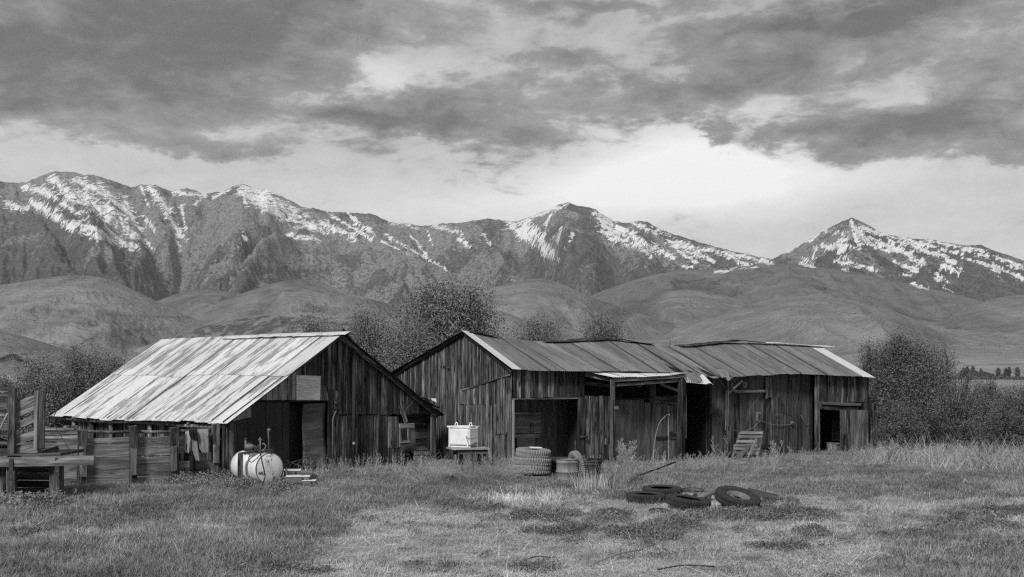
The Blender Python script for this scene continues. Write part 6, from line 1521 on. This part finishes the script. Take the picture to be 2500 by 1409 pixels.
def inside_buildings(x, y):
    def fr_in(fr, s0, s1, o0, o1):
        dx, dy = x - fr.O.x, y - fr.O.y; s = dx * fr.d.x + dy * fr.d.y; o = dx * fr.n.x + dy * fr.n.y
        return (s > s0) & (s < s1) & (o > o0) & (o < o1)
    m_ = fr_in(LG, LSL + .4, LSR - .2, -10.3, -.08) | fr_in(LN, .1, 18.1, -8.4, -.02)
    return m_
def pix(x, y): return 1250 + F * x / y, HZ + F * CH / y
rs = np.random.RandomState(5)
def cand(n, y0, y1, m=1.08, power=1.0):
    y = y0 + (y1 - y0) * rs.uniform(0, 1, n) ** power; x = rs.uniform(-.47 * m, .47 * m, n) * y
    k = rs.uniform(0, 1, n) < y / y1
    x, y = x[k], y[k]; k = ~inside_buildings(x, y); return x[k], y[k]
def lay(name, label, sources, x, y, s0, s1, tilt=.12, smul=None):
    n = len(x); z = gz_arr(x, y); sc_ = rs.uniform(s0, s1, n) * (1 if smul is None else smul) * (np.interp(y, [33, 40, 60], [1, .62, .62]) if 'grass' in name and 'far' not in name else 1)
    rot = np.stack([rs.normal(size=n) * tilt, rs.normal(size=n) * tilt, rs.uniform(0, 6.28, n)], -1)
    return scatter(name, label, sources, np.stack([x, y, z], -1), sc_, rot, rs.randint(0, len(sources), n))

# how grassy the ground is at a place, 0 bare track .. 1 meadow
def meadow(x, y):
    px, py = pix(x, y)
    edge = np.interp(px, [-200, 300, 760, 900, 1050, 1450, 1900, 2300, 2700], [1600, 1600, 1330, 1255, 1225, 1215, 1205, 1230, 1235])
    edge2 = edge + (fbm(px / 90, py / 25, 400, 4) - .5) * 110
    far_ = sstep(edge2 - py, -22, 26)
    nl = sstep(760 - px + (fbm(px / 60, py / 30, 401, 4) - .5) * 240, -60, 90)
    strawy = np.exp(-((py - np.interp(px, [0, 300, 600, 800], [1318, 1292, 1296, 1300])) / 24) ** 2) * nl
    nr = sstep(px - 2150 + (fbm(px / 70, py / 25, 402, 4) - .5) * 300, -80, 160) * sstep(py, 1280, 1330)
    return np.clip(np.maximum(np.maximum(far_, nl * .95), nr * .7) - strawy * .85, 0, 1)
def patches(x, y):
    px, py = pix(x, y); g = 0
    for a, b, c, d in ((1310, 90, 1268, 14), (1480, 55, 1262, 12), (1560, 110, 1308, 16), (1640, 70, 1290, 12), (1780, 140, 1262, 11), (1950, 90, 1262, 12), (1350, 60, 1298, 9), (2380, 130, 1290, 12), (2460, 120, 1255, 12), (2250, 70, 1305, 9), (1180, 60, 1240, 7), (1960, 60, 1305, 10), (700, 140, 1395, 9), (1900, 60, 1340, 8), (1050, 60, 1390, 8), (2420, 90, 1350, 18), (360, 60, 1253, 12), (420, 70, 1228, 10), (110, 50, 1255, 10), (240, 60, 1250, 9), (40, 40, 1305, 10), (1320, 60, 1392, 8)):
        g = g + np.exp(-((px - a) / b) ** 2 - ((py - c) / d) ** 2)
    return g + (fbm(px / 45, py / 12, 410, 4) - .5) * 1.1
short = [blades('grass_clump', 60, .04, .11, .10, .008, GRASS, seed=s, lo=.1 * s, hi=.5 + .15 * s) for s in range(3)]
tall = [blades('tall_grass_clump', 55, .13, .30, .11, .008, GRASS, .45, seed=10 + s, lo=.15, hi=.75 + .1 * s) for s in range(3)]
x, y = cand(150000, 16.3, 62); md = meadow(x, y); pr_ = rs.uniform(0, 1, len(x))
k = (pr_ < md * .85 + .02) & ~((pix(x, y)[0] > 1515) & (pix(x, y)[0] < 1965) & (y > 24.5) & (y < 28.6) & (pr_ > .25))
xs_, ys_ = x[k], y[k]
def clear_(x, y):
    px, py = pix(x, y); return ((px > 1235) & (px < 1500) & (y > 30.5) & (y < 36)) | ((px > 1515) & (px < 1965) & (y > 24.0) & (y < 28.8))
lay('short_grass', 'short mid-grey grass covering the meadow in front of the buildings', short, xs_, ys_, .8, 1.5, smul=1 + .3 * fbm(xs_ * .5, ys_ * .5, 420, 3))
k = (rs.uniform(0, 1, len(x)) < md * .30) & (fbm(x * .35, y * .35, 421, 4) + sstep(y, 27, 33) * .16 > .50)
kk = k & ~clear_(x, y) & ~((pix(x, y)[0] < 760) & (y < 25) & (rs.uniform(0, 1, len(x)) < .3))
lay('tall_grass', 'taller tufts of grass in front of the barns and at lower left', tall, x[kk], y[kk], .5, 1.0)
drytuft = [blades('dry_tuft', 40, .08, .24, .12, .007, DRYW, .5, seed=15 + s, lo=.2, hi=1) for s in range(3)]
k = (rs.uniform(0, 1, len(x)) < .10 + .25 * md) & (fbm(x * .6 + 9, y * .6, 425, 4) > .53) & (y < 48)
lay('dry_grass_tufts', 'pale dry tufts mixed through the meadow and the edge of the yard', drytuft, x[k], y[k], .5, 1.15)
# far meadow beyond the buildings
x2, y2 = cand(26000, 58, 128); lay('far_meadow_grass', 'rough pasture grass behind the buildings', [tall[0], tall[1]], x2, y2, 1.0, 2.0)
straw = [blades('straw_clump', 36, .05, .20, .16, .007, STRAW, 0, 1.28, seed=30 + s, lo=.1, hi=.9) for s in range(4)]
x, y = cand(75000, 16.3, 42); md = meadow(x, y)
k = rs.uniform(0, 1, len(x)) < .72 - .40 * md
lay('straw', 'pale dry straw strewn over the bare yard', straw, x[k], y[k], .4, 1.0, .05)
k = rs.uniform(0, 1, len(x)) < .10
lay('loose_stalks', 'longer loose pale stalks lying about the yard and meadow', [blades('loose_stalk', 3, .3, .8, .25, .010, STRAW, 0, 1.45, seed=50 + s, lo=.5, hi=1) for s in range(3)], x[k][:2600], y[k][:2600], .5, 1.1, .12)
k = (rs.uniform(0, 1, len(x)) < .035); lay('yard_tufts', 'small green tufts scattered over the bare yard', [short[2], tall[1]], x[k], y[k], .4, .9)
forbs = [forb('weed_clump', 150, .17, .11, .030, WEED, 60 + s) for s in range(3)]
x, y = cand(70000, 16.3, 40); pt2 = patches(x, y)
k = rs.uniform(0, 1, len(x)) < .62 * sstep(pt2, .18, .75)
lay('low_weeds', 'dark low leafy weeds growing in mats on the yard', forbs, x[k], y[k], .7, 1.6)
# taller leafy weeds along the fence, tank and walls
leafyw = [forb('leafy_weed', 170, .22, .42, .055, LEAF_G, 70 + s) for s in range(3)]
def along(n, pts, sp=6):
    """points scattered around a list of (px, ground row) places"""
    p = np.array(pts, float)[rs.randint(0, len(pts), n)]; px = p[:, 0] + rs.normal(size=n) * sp * 3; py = p[:, 1] + rs.normal(size=n) * sp * .5
    y_ = F * CH / (np.maximum(py, 1090) - HZ); return (px - 1250) / F * y_, y_
x, y = along(260, [(470, 1178), (500, 1182), (520, 1175), (490, 1190), (550, 1180), (440, 1185), (60, 1240), (20, 1236), (100, 1242), (130, 1238), (555, 1196), (600, 1200), (680, 1205)])
lay('leafy_weeds', 'knee-high leafy weeds along the corral fence, chute and fuel tank', leafyw, x, y, .5, 1.1)
# dry weeds: branching stalks against the walls and at the right
dry = [stalk('dry_weed', .8, 80 + s, DRYW, 10, .005, .35, 2) for s in range(5)]
spots_ = [(1010, 1165), (1080, 1170), (1120, 1165), (1180, 1160), (1230, 1160), (1450, 1165), (1480, 1160), (1560, 1160), (1640, 1160), (1690, 1150), (1730, 1145), (1760, 1150), (1870, 1140), (1950, 1135), (2000, 1140), (2080, 1135), (2160, 1130), (2200, 1130), (2250, 1135), (2300, 1130), (2350, 1130), (2400, 1135), (2450, 1135), (2490, 1135), (2320, 1145), (2420, 1150), (820, 1160), (870, 1162), (930, 1160), (760, 1175)]
x, y = along(520, spots_, 9); k = ~inside_buildings(x, y); x, y = x[k], y[k]; px, py = pix(x, y)
lay('dry_weeds', 'dry branching weed stalks along the walls and the right-hand thicket', dry, x, y, .35, .85, .15, smul=np.where(px > 2150, 1.35, 1.0))
reeds = [blades('dry_reed', 7, .5, 1.0, .12, .010, STRAW, .15, 0, seed=90 + s, lo=.4, hi=1) for s in range(3)]
x, y = along(24, [(1425, 1204), (1440, 1204), (1455, 1200), (1475, 1194)], 3)
lay('dry_reeds', 'pale upright dead reeds in front of the rusty barrels', reeds, x, y, .6, 1.0, .10)
x, y = along(560, spots_[16:26], 12); lay('right_thicket_stalks', 'pale dead stalks in front of the dark bushes at right', [blades('dead_stalk', 7, .5, 1.1, .25, .012, DRYW, .5, 0, seed=95 + s, lo=.1, hi=1) for s in range(3)], x, y, .6, 1.2, .25)
tang = [tangle('twig_tangle', .55, .5, 70, 110 + s, DRYW, .0045) for s in range(4)]
x, y = along(90, [(1065, 1170), (1090, 1175), (1110, 1165), (1200, 1165), (1225, 1160), (1060, 1190), (1180, 1180), (1030, 1180), (1230, 1175)], 6)
lay('twig_tangle', 'tangled grey dry brush around the table and beside the shed gable', tang, x, y, .6, 1.15, .3)
x, y = along(120, [(1250, 1225), (1300, 1222), (1340, 1220), (1380, 1222), (1280, 1232), (1340, 1235), (1220, 1215), (1180, 1225)], 9)
lay('straw_pile', 'bright heap of flattened straw before the tyre stack', [blades('straw_heap', 30, .2, .55, .16, .009, STRAW, 0, 1.05, seed=120 + s, lo=.55, hi=1) for s in range(3)], x, y, .5, 1.1, .25)
# single weeds that stand out
def weed(label, px, py, h_, seed, nst=6, nb=16, group='pale dry weeds standing against the shed'):
    p = G(px, py); t = thing('dry_bush', label, 'weed', p, group)
    link('stalks', stalk('stalks', h_, seed, DRYW, nb, .0045, .34, nst), t, Matrix.Translation(p))
weed('largest pale dry bush against the porch wall of the shed', 1532, 1185, 1.35, 201, 9, 22)
weed('tall spiky pale weed left of the eave post', 1755, 1165, 1.3, 202, 3, 12)
weed('pale dry weed right of the pallet', 1890, 1160, 1.1, 203, 4, 14)
weed('thin pale dry weed before the painted wall boards', 1958, 1155, .9, 204, 3, 10)
weed('thin branching pale weed by the doorway of the left barn', 758, 1172, .75, 205, 2, 9, None)
weed('tall thin dry weed leaning before the wooden barrel', 985, 1200, 1.15, 206, 2, 8, None)
weed('thin dry weed at the foot of the dark barn pole', 835, 1172, .7, 207, 3, 8, None)

# ------------------------------------------------------------------ air between here and the mountains
hz_m = bpy.data.materials.new('air'); hz_m.use_nodes = True; hz_m.node_tree.nodes.clear()
HT = NT(hz_m.node_tree); pv = HT.new('ShaderNodeVolumePrincipled'); ho = HT.new('ShaderNodeOutputMaterial'); HT.l.new(pv.outputs[0], ho.inputs['Volume'])
pv.inputs['Color'].default_value = (.95, .95, .95, 1); pv.inputs['Density'].default_value = 2.6e-5; pv.inputs['Anisotropy'].default_value = 0.0
hb = link('haze', box_mesh('haze', 32000, 11600, 1700), None, Matrix.Translation((0, 5500, 840)), hz_m)
hb['kind'] = 'stuff'
